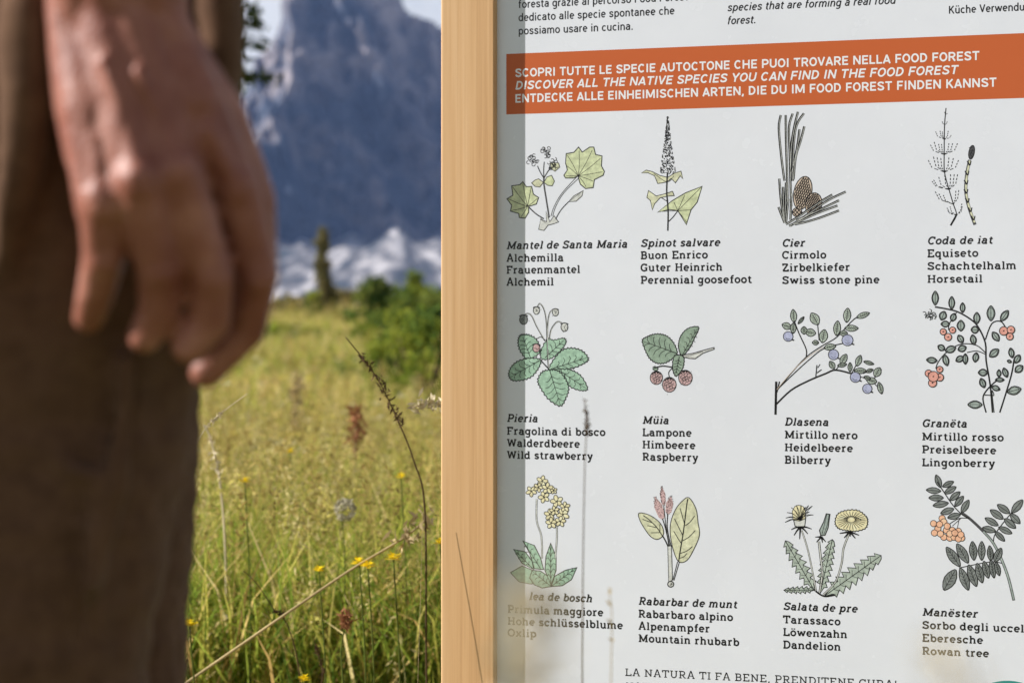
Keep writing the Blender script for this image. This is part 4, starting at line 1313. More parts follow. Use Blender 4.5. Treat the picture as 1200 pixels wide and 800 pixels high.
# fingers: knuckle, middle joint, end joint, tip
FG = [([(120, 236, -.002), (122, 300, .010), (112, 345, .022), (104, 372, .032)], [.0128, .0118, .0104, .0088]),
      ([(162, 212, -.010), (187, 314, .004), (187, 362, .014), (170, 394, .022)], [.0138, .0124, .0112, .0095]),
      ([(208, 203, -.008), (247, 322, .004), (246, 374, .012), (221, 406, .018)], [.0142, .0128, .0116, .0098]),
      ([(276, 220, .008), (302, 322, .016), (290, 386, .030), (242, 435, .040)], [.0138, .0120, .0108, .0098])]
WR = [(96, 30, .018), (122, 18, .014), (150, 14, .014), (178, 22, .020)]
for (pts, rad), wr_ in zip(FG, WR):
    spheres(bm, [PH(x, y, HY + dz) for x, y, dz in pts], rad, 0.3)
    kx, ky, kz = pts[0]
    spheres(bm, [PH(wr_[0], wr_[1], HY + wr_[2]), PH((wr_[0] + kx) / 2, (wr_[1] + ky) / 2, HY + 0.006), PH(kx, ky + 6, HY + kz + .004)], [.017, .0165, .0145], 0.3)
    spheres(bm, [PH(kx, ky - 4, HY + kz - .006), PH(kx + 1, ky + 6, HY + kz - .006)], [.0096, .0088], 0.3)      # knuckle bone
    spheres(bm, [PH((wr_[0] + kx * 2) / 3, (wr_[1] + ky * 2) / 3, HY - .0075), PH(kx, ky, HY + kz - .0085)], [.0050, .0058], 0.3)  # tendon
    mx, my, mz = pts[1]
    spheres(bm, [PH(mx - 1, my - 5, HY + mz - .003), PH(mx, my + 4, HY + mz - .003)], [rad[1] * 0.86, rad[1] * 0.86], 0.3)
# palm pad, heel and web of the thumb
for (x, y, dz, r_) in ((150, 120, .018, .020), (200, 150, .018, .021), (110, 130, .016, .017), (235, 180, .022, .019), (215, 110, .018, .020), (255, 200, .022, .017),
                       (180, 200, .018, .017), (130, 200, .016, .015), (150, 60, .014, .018)):
    bmesh.ops.create_icosphere(bm, subdivisions=2, radius=r_, matrix=Matrix.Translation(PH(x, y, HY + dz)))
spheres(bm, [PH(86, 0, HY + .016), PH(91, 60, HY + .014), PH(96, 120, HY + .011), PH(106, 180, HY + .006), PH(120, 232, HY + .001)], [.0150, .0152, .0150, .0140, .0118], 0.2)
# veins across the back of the hand
for vn in ([(118, 70), (140, 120), (142, 170), (140, 196)], [(160, 80), (178, 120), (186, 160), (188, 190)]):
    spheres(bm, [PH(x, y, HY - .0105) for x, y in vn], [.0022, .0030, .0030, .0024][:len(vn)], 0.4)
# thumb
spheres(bm, [PH(190, 40, HY + .014), PH(250, 145, HY + .028), PH(292, 235, HY + .036), PH(300, 322, HY + .044), PH(278, 385, HY + .048)], [.017, .0195, .0150, .0128, .0100], 0.3)
# forearm, elbow, upper arm, shoulder
spheres(bm, [PH(170, 10, HY + .020), PH(150, -120, HY + .008)], [.0235, .028], 0.3)
spheres(bm, [PH(103, 10, HY + .017), PH(110, -120, HY + .008)], [.0190, .028], 0.3)
spheres(bm, [PH(136, 5, HY + .018), PH(136, -120, HY + .008)], [.0225, .030], 0.3)
ELB = Vector((-0.235, 0.985, 0.41))
SHO = Vector((-0.235, 1.06, 0.70))
spheres(bm, [PH(132, -100, HY + .008), ELB.lerp(PH(132, -100, HY + .008), 0.35), ELB, SHO], [.033, .042, .041, .052], 0.3)
bmesh.ops.create_icosphere(bm, subdivisions=2, radius=.0105, matrix=Matrix.Translation(PH(92, -22, HY + .010)))   # wrist bone
# torso, neck, head, far arm
HIPC = Vector((-0.305, 1.235, 0.20))
SQ = Matrix.Diagonal((0.72, 1.15, 1.0, 1.0))
spheres(bm, [HIPC, HIPC + Vector((-.01, 0, .22)), HIPC + Vector((0, 0, .42)), HIPC + Vector((0, 0, .50))], [.135, .125, .150, .12], 0.4, SQ)
NECK = HIPC + Vector((0.01, 0, .56))
spheres(bm, [NECK, NECK + Vector((.02, 0, .10))], [.058, .055], 0.4)
HEAD = NECK + Vector((.035, 0, .19))
bmesh.ops.create_icosphere(bm, subdivisions=3, radius=1.0, matrix=Matrix.Translation(HEAD) @ Matrix.Diagonal((.098, .076, .112, 1)))
spheres(bm, [HEAD + Vector((.06, 0, -.05)), HEAD + Vector((.072, 0, -.085))], [.045, .030], 0.4)
spheres(bm, [HEAD + Vector((.095, 0, .012)), HEAD + Vector((.115, 0, -.028))], [.010, .014], 0.4)
for sy in (-1, 1):
    bmesh.ops.create_icosphere(bm, subdivisions=2, radius=1.0, matrix=Matrix.Translation(HEAD + Vector((-.005, .076 * sy, -.01))) @ Matrix.Diagonal((.020, .009, .032, 1)))
    bmesh.ops.create_icosphere(bm, subdivisions=2, radius=.012, matrix=Matrix.Translation(HEAD + Vector((.082, .032 * sy, .012))))
spheres(bm, [HEAD + Vector((.098, -.02, -.058)), HEAD + Vector((.102, 0, -.056)), HEAD + Vector((.098, .02, -.058))], [.007, .009, .007], 0.4)
SH2 = Vector((-0.235, 1.41, 0.70))
spheres(bm, [SH2, Vector((-.26, 1.46, .42)), Vector((-.06, 1.40, .47)), Vector((-.01, 1.37, .49))], [.052, .041, .027, .028], 0.4)
for fz, fr in ((.525, .0085), (.508, .0095), (.490, .0095), (.472, .009)):
    spheres(bm, [Vector((.00, 1.37, .49 + (fz - .5) * .6)), Vector((.05, 1.345, fz)), Vector((.08, 1.31, fz)), Vector((.07, 1.28, fz))], [.016, .011, fr, fr * .85], 0.4)
spheres(bm, [Vector((-.01, 1.365, .505)), Vector((.03, 1.35, .545)), Vector((.06, 1.335, .56))], [.016, .013, .0095], 0.4)
spheres(bm, [SHO, Vector((-.245, 1.16, .72)), Vector((-.245, 1.31, .72)), SH2], [.055, .07, .07, .055], 0.4)
person = new_obj('person', remeshed('person', bm, 0.0022, 6, skin), skin)
tag(person, 'person in brown trousers standing beside the sign, right hand hanging down loosely curled', 'person')

trm = mat('brown_twill', (0.14, 0.085, 0.052), 0.9, 0.1)
b = trm.node_tree.nodes['Principled BSDF']
tt_ = N(trm, 'ShaderNodeTexCoord')
tn = N(trm, 'ShaderNodeTexNoise', Scale=60.0, Detail=6.0, Roughness=0.7)
tr = ramp(trm, [(0.3, (0.080, 0.041, 0.024)), (0.7, (0.135, 0.073, 0.043))])
tw = N(trm, 'ShaderNodeTexWave', Scale=420.0)
tw.bands_direction = 'DIAGONAL'
tb = N(trm, 'ShaderNodeBump', Strength=0.3, Distance=0.001)
b.inputs['Sheen Weight'].default_value = 0.10
b.inputs['Sheen Roughness'].default_value = 0.45
b.inputs['Sheen Tint'].default_value = (0.9, 0.75, 0.6, 1)
L(trm, tt_.outputs['Object'], tn.inputs['Vector'])
L(trm, tt_.outputs['Object'], tw.inputs['Vector'])
L(trm, tn.outputs['Fac'], tr.inputs['Fac'])
L(trm, tr.outputs['Color'], b.inputs['Base Color'])
L(trm, tw.outputs['Fac'], tb.inputs['Height'])
L(trm, tb.outputs['Normal'], b.inputs['Normal'])


def leg(bm, rows, far=False):
    """rows: (z, front x, half depth, half width, centre y)"""
    for i in range(len(rows) - 1):
        a, c = rows[i], rows[i + 1]
        n = max(2, int(abs(a[0] - c[0]) / 0.02))
        for j in range(n + 1):
            t = j / n
            z, fx, hd, hw, cy = [a[q_] * (1 - t) + c[q_] * t for q_ in range(5)]
            bmesh.ops.create_icosphere(bm, subdivisions=3, radius=1.0,
                                       matrix=Matrix.Translation((fx - hd, cy, z)) @ Matrix.Diagonal((hd, hw, 0.05, 1)))


bm = bmesh.new()
CY = 1.15


def fx(px, y=1.13):
    return (px - 600) / F * y


leg(bm, [(0.30, fx(262), .108, .085, CY), (0.20, fx(284), .114, .090, CY), (0.10, fx(285), .117, .092, CY), (0.0, fx(246), .112, .088, CY), (-.03, fx(226), .110, .086, CY), (-.08, fx(208), .104, .083, CY),
         (-.145, fx(186), .098, .080, CY), (-.20, fx(172), .093, .078, CY), (-.30, fx(160), .085, .074, CY), (-.45, fx(140), .082, .070, CY), (-.64, fx(128), .080, .068, CY)])
leg(bm, [(0.20, fx(260, 1.3), .125, .090, 1.325), (0.05, fx(250, 1.3), .118, .088, 1.325), (-.08, fx(228, 1.3), .104, .083, 1.325), (-.17, fx(224, 1.3), .098, .080, 1.325), (-.22, fx(222, 1.3), .095, .078, 1.325),
         (-.30, fx(222, 1.3), .088, .074, 1.325), (-.45, fx(205, 1.3), .082, .070, 1.325), (-.64, fx(192, 1.3), .080, .068, 1.325)])
for z in np.linspace(0.16, 0.34, 9):
    bmesh.ops.create_icosphere(bm, subdivisions=3, radius=1.0, matrix=Matrix.Translation((-.312, 1.237, z)) @ Matrix.Diagonal((.125, .175, .05, 1)))
# a fold of loose cloth along the back of the thigh and the pocket's lip
spheres(bm, [P3(40, -60, 1.046), P3(30, 40, 1.040), P3(34, 110, 1.042), P3(26, 190, 1.047), P3(14, 270, 1.056), P3(6, 330, 1.066)], [.012, .014, .013, .012, .010, .006], 0.3)
spheres(bm, [P3(150, 420, 1.076), P3(138, 560, 1.080), P3(112, 700, 1.086)], [.005, .007, .005], 0.3)
spheres(bm, [P3(256, -60, 1.070), P3(261, 60, 1.068), P3(264, 150, 1.076), P3(254, 240, 1.09)], [.010, .012, .011, .006], 0.3)
spheres(bm, [P3(236, -60, 1.074), P3(239, 60, 1.074), P3(236, 170, 1.082)], [.006, .007, .005], 0.3)
for (x0, y0, x1, y1, r_) in ((20, 300, 120, 360, .006), (10, 420, 95, 470, .006), (40, 520, 140, 560, .004), (110, 560, 95, 800, .004)):
    spheres(bm, [P3(x0, y0, 1.079), P3((x0 + x1) / 2, (y0 + y1) / 2 + 12, 1.073), P3(x1, y1, 1.081)], [r_ * .5, r_, r_ * .5], 0.3)
tme = remeshed('trousers', bm, 0.005, 4, trm)
co = np.zeros(len(tme.vertices) * 3, np.float32)
tme.vertices.foreach_get('co', co)
co = co.reshape(-1, 3)
no = np.zeros(len(tme.vertices) * 3, np.float32)
tme.vertices.foreach_get('normal', no)
no = no.reshape(-1, 3)
fold = fnoise(co[:, 0] * 3.0 + co[:, 1] * 2.0, co[:, 2] * 0.8 + co[:, 0], 9.0, 5, 3) * 0.006 + fnoise(co[:, 0] + co[:, 2] * 0.8, co[:, 2] * 1.6 - co[:, 0], 12.0, 9, 2) * 0.003
fold *= np.clip((co[:, 2] + 0.66) / 0.1, 0.3, 1)
tme.vertices.foreach_set('co', (co + no * fold[:, None]).astype(np.float32).ravel())
tme.update()
trousers = new_obj('trousers', tme, trm, person)

shm = mat('dark_cotton', (0.05, 0.055, 0.06), 0.9, 0.1)
bm = bmesh.new()
spheres(bm, [HIPC + Vector((0, 0, .20)), HIPC + Vector((-.01, 0, .26)), HIPC + Vector((0, 0, .42)), HIPC + Vector((0, 0, .49))], [.150, .142, .166, .135], 0.4, SQ)
spheres(bm, [SHO, ELB.lerp(SHO, 0.35)], [.066, .060], 0.35)
spheres(bm, [SH2, Vector((-.25, 1.44, .51))], [.066, .060], 0.35)
spheres(bm, [SHO, Vector((-.245, 1.16, .715)), Vector((-.245, 1.31, .715)), SH2], [.066, .076, .076, .066], 0.4)
new_obj('shirt', remeshed('shirt', bm, 0.006, 3, shm), shm, person)
hrm = mat('brown_hair', (0.035, 0.022, 0.014), 0.6, 0.3)
bm = bmesh.new()
bmesh.ops.create_icosphere(bm, subdivisions=3, radius=1.0, matrix=Matrix.Translation(HEAD + Vector((-.014, 0, .016))) @ Matrix.Diagonal((.099, .083, .113, 1)))
bmesh.ops.create_icosphere(bm, subdivisions=3, radius=1.0, matrix=Matrix.Translation(HEAD + Vector((-.03, 0, -.03))) @ Matrix.Diagonal((.080, .078, .09, 1)))
new_obj('hair', remeshed('hair', bm, 0.006, 2, hrm), hrm, person)
bom = mat('boot_leather', (0.06, 0.035, 0.02), 0.7, 0.2)
for (x, y) in ((fx(128) - .08, CY), (fx(192, 1.3) - .08, 1.325)):
    bm = bmesh.new()
    spheres(bm, [Vector((x - .03, y, GROUND + .045)), Vector((x + .05, y, GROUND + .05)), Vector((x + .15, y, GROUND + .04))], [.045, .050, .038], 0.4)
    spheres(bm, [Vector((x, y, GROUND + .05)), Vector((x, y, GROUND + .13))], [.05, .052], 0.4)
    new_obj('boot', remeshed('boot', bm, 0.006, 2, bom), bom, person)


# ------------------------------------------------------------------ meadow
def leafmat(name, trans=0.35, attr='tint', base=None):
    m = bpy.data.materials.new(name)
    m.use_nodes = True
    t = m.node_tree
    t.nodes.clear()
    out = t.nodes.new('ShaderNodeOutputMaterial')
    df = t.nodes.new('ShaderNodeBsdfDiffuse')
    tl = t.nodes.new('ShaderNodeBsdfTranslucent')
    mx = t.nodes.new('ShaderNodeMixShader')
    mx.inputs[0].default_value = trans
    if base is None:
        at = t.nodes.new('ShaderNodeAttribute')
        at.attribute_name = attr
        t.links.new(at.outputs['Color'], df.inputs['Color'])
        t.links.new(at.outputs['Color'], tl.inputs['Color'])
    else:
        tcn = t.nodes.new('ShaderNodeTexCoord')
        nn = t.nodes.new('ShaderNodeTexNoise')
        nn.inputs['Scale'].default_value = 9.0
        nn.inputs['Detail'].default_value = 4.0
        rp = t.nodes.new('ShaderNodeValToRGB')
        rp.color_ramp.elements[0].position = 0.3
        rp.color_ramp.elements[1].position = 0.7
        rp.color_ramp.elements[0].color = (*[c * 0.65 for c in base], 1)
        rp.color_ramp.elements[1].color = (*[min(1, c * 1.3) for c in base], 1)
        t.links.new(tcn.outputs['Object'], nn.inputs['Vector'])
        t.links.new(nn.outputs['Fac'], rp.inputs['Fac'])
        t.links.new(rp.outputs['Color'], df.inputs['Color'])
        t.links.new(rp.outputs['Color'], tl.inputs['Color'])
    t.links.new(df.outputs[0], mx.inputs[1])
    t.links.new(tl.outputs[0], mx.inputs[2])
    t.links.new(mx.outputs[0], out.inputs['Surface'])
    return m


def set_tint(me, cols):
    a = me.attributes.new('tint', 'FLOAT_COLOR', 'POINT')
    a.data.foreach_set('color', np.concatenate([cols, np.ones((len(cols), 1))], 1).astype(np.float32).ravel())


GREENS = np.array([(0.15, 0.21, 0.03), (0.22, 0.265, 0.04), (0.11, 0.165, 0.028), (0.30, 0.31, 0.05), (0.37, 0.34, 0.07)])
STRAWS = np.array([(0.54, 0.40, 0.15), (0.62, 0.50, 0.24), (0.38, 0.25, 0.09), (0.48, 0.41, 0.12)])


def sample_positions(n, y0, y1, lo, hi, power=1.0):
    y = y0 + (y1 - y0) * rng.random(n) ** power
    x = y * (lo + (hi - lo) * rng.random(n))
    return x, y


def blades(x, y, h, w, lean, tint, segs=4, fat=0.6):
    n = len(x)
    z = ground_z(x, y) - 0.01
    az = rng.random(n) * 2 * np.pi
    ld = rng.random(n) * 2 * np.pi
    L_ = h * lean
    wx, wy = np.cos(az) * w * 0.5, np.sin(az) * w * 0.5
    vs = np.zeros((n, segs + 1, 2, 3), np.float32)
    for s in range(segs + 1):
        t = s / segs
        cx = x + np.cos(ld) * L_ * t ** 2.2
        cy = y + np.sin(ld) * L_ * t ** 2.2
        cz = z + h * (t - 0.35 * lean * t ** 3)
        ww = (1 - t ** 2) * fat + (1 - fat) * (1 - t) + 0.04
        vs[:, s, 0] = np.stack([cx - wx * ww, cy - wy * ww, cz], 1)
        vs[:, s, 1] = np.stack([cx + wx * ww, cy + wy * ww, cz], 1)
    V = vs.reshape(-1, 3)
    base = (np.arange(n) * (segs + 1) * 2)[:, None]
    qs = [base + np.array([[2 * s, 2 * s + 1, 2 * s + 3, 2 * s + 2]]) for s in range(segs)]
    Fq = np.stack(qs, 1).reshape(-1, 4)
    C = np.repeat(tint, (segs + 1) * 2, axis=0)
    tip = np.array([x + np.cos(ld) * L_, y + np.sin(ld) * L_, z + h * (1 - 0.35 * lean)]).T
    return V, Fq, C, tip


def bits(c, size, tint, elong=1.0):
    """small leaf-shaped faces with random orientation"""
    n = len(c)
    d1 = rng.normal(size=(n, 3))
    d1 /= np.linalg.norm(d1, axis=1)[:, None]
    d2 = np.cross(d1, rng.normal(size=(n, 3)))
    d2 /= np.linalg.norm(d2, axis=1)[:, None]
    a = d1 * (size * elong)[:, None]
    b_ = d2 * (size * 0.5)[:, None]
    V = np.stack([c - a, c + b_ - a * 0.1, c + a, c - b_ - a * 0.1], 1).reshape(-1, 3)
    Fq = np.arange(n * 4).reshape(-1, 4)
    return V, Fq, np.repeat(tint, 4, axis=0)


def merge(parts):
    vs, fs, cs, o = [], [], [], 0
    for V, Fq, C in parts:
        vs.append(V)
        fs.append(Fq + o)
        cs.append(C)
        o += len(V)
    return np.concatenate(vs), np.concatenate(fs), np.concatenate(cs)


def patch_mix(x, y, n):
    """drier and greener patches of the meadow: 0 green .. 1 straw"""
    return np.clip(0.46 + 1.0 * fnoise(x, y, 0.55, 21, 3) + 0.55 * fnoise(x, y, 1.9, 23, 2) + 0.22 * rng.normal(size=n), 0, 1)


def tints(x, y, dry):
    n = len(x)
    g = GREENS[rng.integers(0, len(GREENS), n)]
    s = STRAWS[rng.integers(0, len(STRAWS), n)]
    pick = (rng.random(n) < dry * 0.82)[:, None]
    return np.where(pick, s, g) * (1.12 + 0.65 * rng.random((n, 1)))


grass_mat = leafmat('meadow_grass', 0.45)
parts = []
for (n, y0, y1, lo, hi, pw) in ((95000, 3.5, 70, -0.20, -0.005, 1.15), (40000, 3.45, 9.0, -0.20, -0.005, 1.0), (45000, 3.4, 60, -0.65, 0.65, 1.3)):
    x, y = sample_positions(n, y0, y1, lo, hi, pw)
    dry = patch_mix(x, y, n)
    h = (0.12 + 0.30 * rng.random(n) ** 1.4) * (1 + 0.5 * fnoise(x, y, 0.35, 41, 2)) * np.clip(1 + (y - 10) / 80, 1, 1.5)
    w = (0.003 + 0.004 * rng.random(n)) * (1 + y / 9)
    V, Fq, C, tip = blades(x, y, h, w, 0.15 + 0.7 * rng.random(n), tints(x, y, dry), 3)
    parts.append((V, Fq, C))
# broad herb leaves low in the sward
for (n, y0, y1, lo, hi) in ((5000, 3.6, 9, -0.20, -0.005), (34000, 4.2, 45, -0.20, -0.005), (9000, 3.6, 40, -0.6, 0.6)):
    x, y = sample_positions(n, y0, y1, lo, hi, 1.3)
    cl = fnoise(x, y, 1.4, 61, 2)
    keep = cl > -0.1
    x, y = x[keep], y[keep]
    z = ground_z(x, y) + 0.03 + 0.26 * rng.random(len(x)) ** 1.3
    s = (0.005 + 0.008 * rng.random(len(x))) * (1 + y / 14)
    parts.append(bits(np.stack([x, y, z], 1), s, GREENS[rng.integers(0, 5, len(x))] * (0.9 + 0.8 * rng.random((len(x), 1))), 1.2))
# flowering grass stems with loose seed heads
for (n, y0, y1, lo, hi, pw) in ((1500, 3.5, 8, -0.20, -0.005, 1.0), (4200, 3.5, 60, -0.20, -0.005, 1.2), (1500, 3.2, 45, -0.6, 0.6, 1.2)):
    x, y = sample_positions(n, y0, y1, lo, hi, pw)
    h = (0.28 + 0.30 * rng.random(n)) * (1 + np.clip((y - 25) / 30, 0, 1) * rng.random(n) * 1.3)
    tint = (STRAWS[rng.integers(0, len(STRAWS), n)] * 0.75 + GREENS[rng.integers(0, 5, n)] * 0.25) * (0.75 + 0.5 * rng.random((n, 1)))
    V, Fq, C, tip = blades(x, y, h, 0.0018 * (1 + y / 9), 0.1 + 0.5 * rng.random(n), tint, 4, 0.9)
    parts.append((V, Fq, C))
    k_ = 22
    cc = np.repeat(tip, k_, 0)
    dn = rng.random((n * k_, 1))
    cc = cc + rng.normal(size=(n * k_, 3)) * np.array([0.008, 0.008, 0.010]) - np.array([0, 0, 0.085]) * dn
    parts.append(bits(cc, (0.0022 + 0.0026 * rng.random(n * k_)) * np.repeat(1 + y / 16, k_), np.repeat(tint, k_, 0), 1.6))
for (n, y0, y1, lo, hi) in ((700, 3.6, 40, -0.20, -0.005),):
    x, y = sample_positions(n, y0, y1, lo, hi, 1.3)
    keep = fnoise(x, y, 0.6, 83, 2) > 0.0
    x, y = x[keep], y[keep]
    m_ = len(x)
    z = ground_z(x, y) + 0.22 + 0.22 * rng.random(m_)
    k_ = 14
    cc = np.repeat(np.stack([x, y, z], 1), k_, 0) + rng.normal(size=(m_ * k_, 3)) * np.array([0.013, 0.013, 0.005])
    base_ = np.array([(0.62, 0.58, 0.40), (0.66, 0.54, 0.10), (0.50, 0.34, 0.18), (0.58, 0.50, 0.30)])[rng.integers(0, 4, m_)]
    parts.append(bits(cc, np.full(m_ * k_, 0.0045) * np.repeat(1 + y / 18, k_), np.repeat(base_, k_, 0), 1.0))
    V, Fq, C, tip = blades(x, y, z - ground_z(x, y), np.full(m_, 0.002) * (1 + y / 14), np.full(m_, 0.02), np.tile(GREENS[1], (m_, 1)), 3, 0.9)
    parts.append((V, Fq, C))
V, Fq, C = merge(parts)
gme = mesh_np('grass', V, Fq, False)
set_tint(gme, C)
tag(new_obj('grass', gme, grass_mat), kind='stuff')

# low turf around the sign and the person
n = 16000
x = rng.uniform(-2.2, 2.2, n)
y = rng.uniform(1.0, 3.0, n)
keep = ((x + .3) ** 2 / .16 + (y - 1.2) ** 2 / .12) > 1
x, y = x[keep], y[keep]
n = len(x)
V, Fq, C, tip = blades(x, y, 0.05 + 0.10 * rng.random(n), 0.003 + 0.003 * rng.random(n), 0.2 + 0.6 * rng.random(n), tints(x, y, patch_mix(x, y, n)), 3)
tme2 = mesh_np('turf', V, Fq, False)
set_tint(tme2, C)
tag(new_obj('turf', tme2, grass_mat), kind='stuff')


# ------------------------------------------------------------------ single stalks and flowers
def tube(pts, r0, r1, sides=6):
    pts = [Vector(p) for p in pts]
    n = len(pts)
    V, Fc = [], []
    for i, p in enumerate(pts):
        t = (pts[min(i + 1, n - 1)] - pts[max(i - 1, 0)]).normalized()
        a = t.orthogonal().normalized()
        c = t.cross(a)
        r = r0 + (r1 - r0) * i / (n - 1)
        for k in range(sides):
            an = 2 * math.pi * k / sides
            V.append(p + (a * math.cos(an) + c * math.sin(an)) * r)
    for i in range(n - 1):
        for k in range(sides):
            Fc.append((i * sides + k, i * sides + (k + 1) % sides, (i + 1) * sides + (k + 1) % sides, (i + 1) * sides + k))
    Fc.append(tuple(range(sides - 1, -1, -1)))
    Fc.append(tuple((n - 1) * sides + k for k in range(sides)))
    return V, Fc


def spline(pts, sub=8):
    P = [Vector(p) for p in pts]
    out = []
    for i in range(len(P) - 1):
        p0, p1, p2, p3 = P[max(i - 1, 0)], P[i], P[i + 1], P[min(i + 2, len(P) - 1)]
        for j in range(sub):
            t = j / sub
            out.append(0.5 * ((2 * p1) + (-p0 + p2) * t + (2 * p0 - 5 * p1 + 4 * p2 - p3) * t * t + (-p0 + 3 * p1 - 3 * p2 + p3) * t ** 3))
    out.append(P[-1])
    return out


STRAW_M = leafmat('dry_straw', 0.2, base=(0.46, 0.36, 0.19))
PALE_M = leafmat('pale_straw', 0.2, base=(0.62, 0.53, 0.36))
BROWN_M = leafmat('brown_seed', 0.1, base=(0.10, 0.065, 0.035))
GREENST_M = leafmat('green_stem', 0.25, base=(0.12, 0.15, 0.035))
YELLOW_M = leafmat('yellow_petal', 0.25, base=(0.74, 0.56, 0.02))
WHITE_M = leafmat('white_fluff', 0.4, base=(0.46, 0.42, 0.30))
RUST_M = leafmat('rusty_seed', 0.2, base=(0.34, 0.16, 0.08))


def seed_head(pts, spread, n, size, name, m, parent, up=0.6):
    """small spikelets set along the end of a stalk"""
    S_ = spline(pts, 10)
    c = []
    for _ in range(n):
        p = S_[random.randrange(len(S_))]
        c.append(p + Vector((random.gauss(0, spread), random.gauss(0, spread), random.gauss(0, spread))))
    c = np.array([tuple(q) for q in c])
    V, Fq, C = bits(c, size * (0.6 + 0.8 * rng.random(n)), np.ones((n, 3)), 1.7)
    o = new_obj(name, mesh_np(name, V, Fq, False), m, parent)
    return o


def stalk(name, label, path, r, m_stem, head=None, m_head=None, spread=0.004, nh=60, hs=0.003, group=None, cat='grass stalk'):
    """path in world coordinates, root first, root on the ground"""
    root = empty(name, path[0])
    tag(root, label, cat, group)
    rel = [Vector(p) - Vector(path[0]) for p in path]
    V, Fc = tube(spline(rel), r, r * 0.5)
    new_obj('stem', mesh_np('stem', V, Fc, True), m_stem, root)
    if head:
        seed_head([Vector(p) - Vector(path[0]) for p in head], spread, nh, hs, 'seed_head', m_head, root)
    return root


def rooted(path):
    """put the foot of the stalk on the ground below its first point"""
    p = path[0]
    g = float(ground_z(p[0], p[1]))
    return [Vector((p[0] + 0.01, p[1], g - 0.01))] + [Vector(q_) for q_ in path]


GP = 'tall grass stalks standing out of the meadow'
Y1 = 2.98
pth = [P3(60, 905, Y1), P3(200, 812, Y1), P3(335, 719, Y1), P3(410, 668, Y1 + .02), P3(470, 632, Y1 + .03), P3(500, 608, Y1 + .04)]
stalk('grass_stalk', 'long pale straw stalk leaning right towards the wooden post', rooted(pth), .0030, STRAW_M, pth[4:], STRAW_M, .010, 60, .006, GP)
Y1 = 3.0
pth = [P3(500, 800, Y1), P3(498, 600, Y1), P3(485, 540, Y1), P3(465, 490, Y1), P3(440, 440, Y1), P3(405, 395, Y1)]
stalk('grass_stalk', 'dark drooping grass stalk with brown seeds arching above the bushes beside the post', rooted(pth), .0018, BROWN_M,
      [P3(470, 500, Y1), P3(450, 455, Y1), P3(425, 418, Y1)], BROWN_M, .0035, 110, .0035, GP)
Y1 = 2.95
pth = [P3(205, 700, Y1), P3(207, 600, Y1), P3(218, 543, Y1), P3(240, 503, Y1), P3(262, 482, Y1), P3(290, 461, Y1)]
stalk('grass_stalk', 'thin whitish stalk bowing out beside the brown trousers', rooted(pth), .0013, PALE_M, [P3(242, 500, Y1), P3(262, 482, Y1)], PALE_M, .0014, 30, .0026, GP)
Y1 = 3.6
pth = [P3(268, 800, Y1), P3(264, 640, Y1), P3(257, 560, Y1), P3(246, 512, Y1), P3(238, 498, Y1)]
stalk('grass_stalk', 'pale hooked stalk just right of the bowing whitish stalk', rooted(pth), .0030, PALE_M, [P3(257, 560, Y1), P3(246, 512, Y1)], PALE_M, .004, 40, .004, GP)
Y1 = 3.0
pth = [P3(352, 800, Y1), P3(338, 735, Y1), P3(322, 715, Y1), P3(302, 685, Y1), P3(285, 668, Y1)]
stalk('grass_stalk', 'dark thin stalk crossing the foot of the long pale straw stalk', rooted(pth), .0012, BROWN_M, [P3(332, 722, Y1), P3(322, 714, Y1)], BROWN_M, .002, 20, .0032, GP)
Y1 = 2.93
pth = [P3(372, 840, Y1), P3(378, 790, Y1), P3(372, 762, Y1), P3(368, 750, Y1)]
stalk('grass_stalk', 'short dark seed spike at the bottom edge of the photo left of the post', rooted(pth), .0011, BROWN_M, [P3(378, 785, Y1), P3(370, 757, Y1)], BROWN_M, .0012, 40, .0026, GP)
Y1 = 3.02
pth = [P3(560, 640, Y1), P3(540, 520, Y1), P3(525, 480, Y1), P3(505, 472, Y1), P3(480, 478, Y1)]
stalk('grass_stalk', 'pale feathery grass plume nodding at the left edge of the post', rooted(pth), .0016, STRAW_M, [P3(525, 480, Y1), P3(505, 472, Y1), P3(486, 477, Y1)], PALE_M, .005, 90, .004, GP)
Y1 = 3.45
pth = [P3(405, 800, Y1), P3(404, 650, Y1), P3(400, 605, Y1)]
r0 = stalk('seed_clock', 'round pale seed head on a thin stalk amid the grass', rooted(pth), .0016, GREENST_M, cat='seed head')
base = Vector(rooted(pth)[0])
hc = P3(404, 597, Y1) - base
n = 260
dv = rng.normal(size=(n, 3))
dv /= np.linalg.norm(dv, axis=1)[:, None]
V, Fq, C = bits(np.array(hc)[None] + dv * 0.019 * (0.8 + 0.25 * rng.random((n, 1))), np.full(n, .0045), np.ones((n, 3)), 1.0)
new_obj('fluff', mesh_np('fluff', V, Fq), WHITE_M, r0)
Y1 = 3.03
pth = [P3(402, 800, Y1), P3(400, 760, Y1), P3(407, 722, Y1)]
stalk('dock_plant', 'small rusty pink seed spike low in the grass', rooted(pth), .0020, GREENST_M, [P3(404, 732, Y1), P3(408, 716, Y1)], RUST_M, .004, 60, .005, cat='wild plant')
for i, (px_, py_, py2, Y1, lab) in enumerate(((415, 480, 520, 5.0, 'rusty upright seed spike in the meadow, right of centre between hand and post'),
                                              (345, 440, 500, 6.5, 'tall tan seed spike in the meadow just right of the fingertips'))):
    pth = [P3(px_, 640, Y1), P3(px_ + 1, py2, Y1), P3(px_ + 3, py_, Y1)]
    stalk('dock_plant', lab, rooted(pth), .0030, STRAW_M, pth[1:], RUST_M if i == 0 else STRAW_M, .010, 120, .008, cat='wild plant')

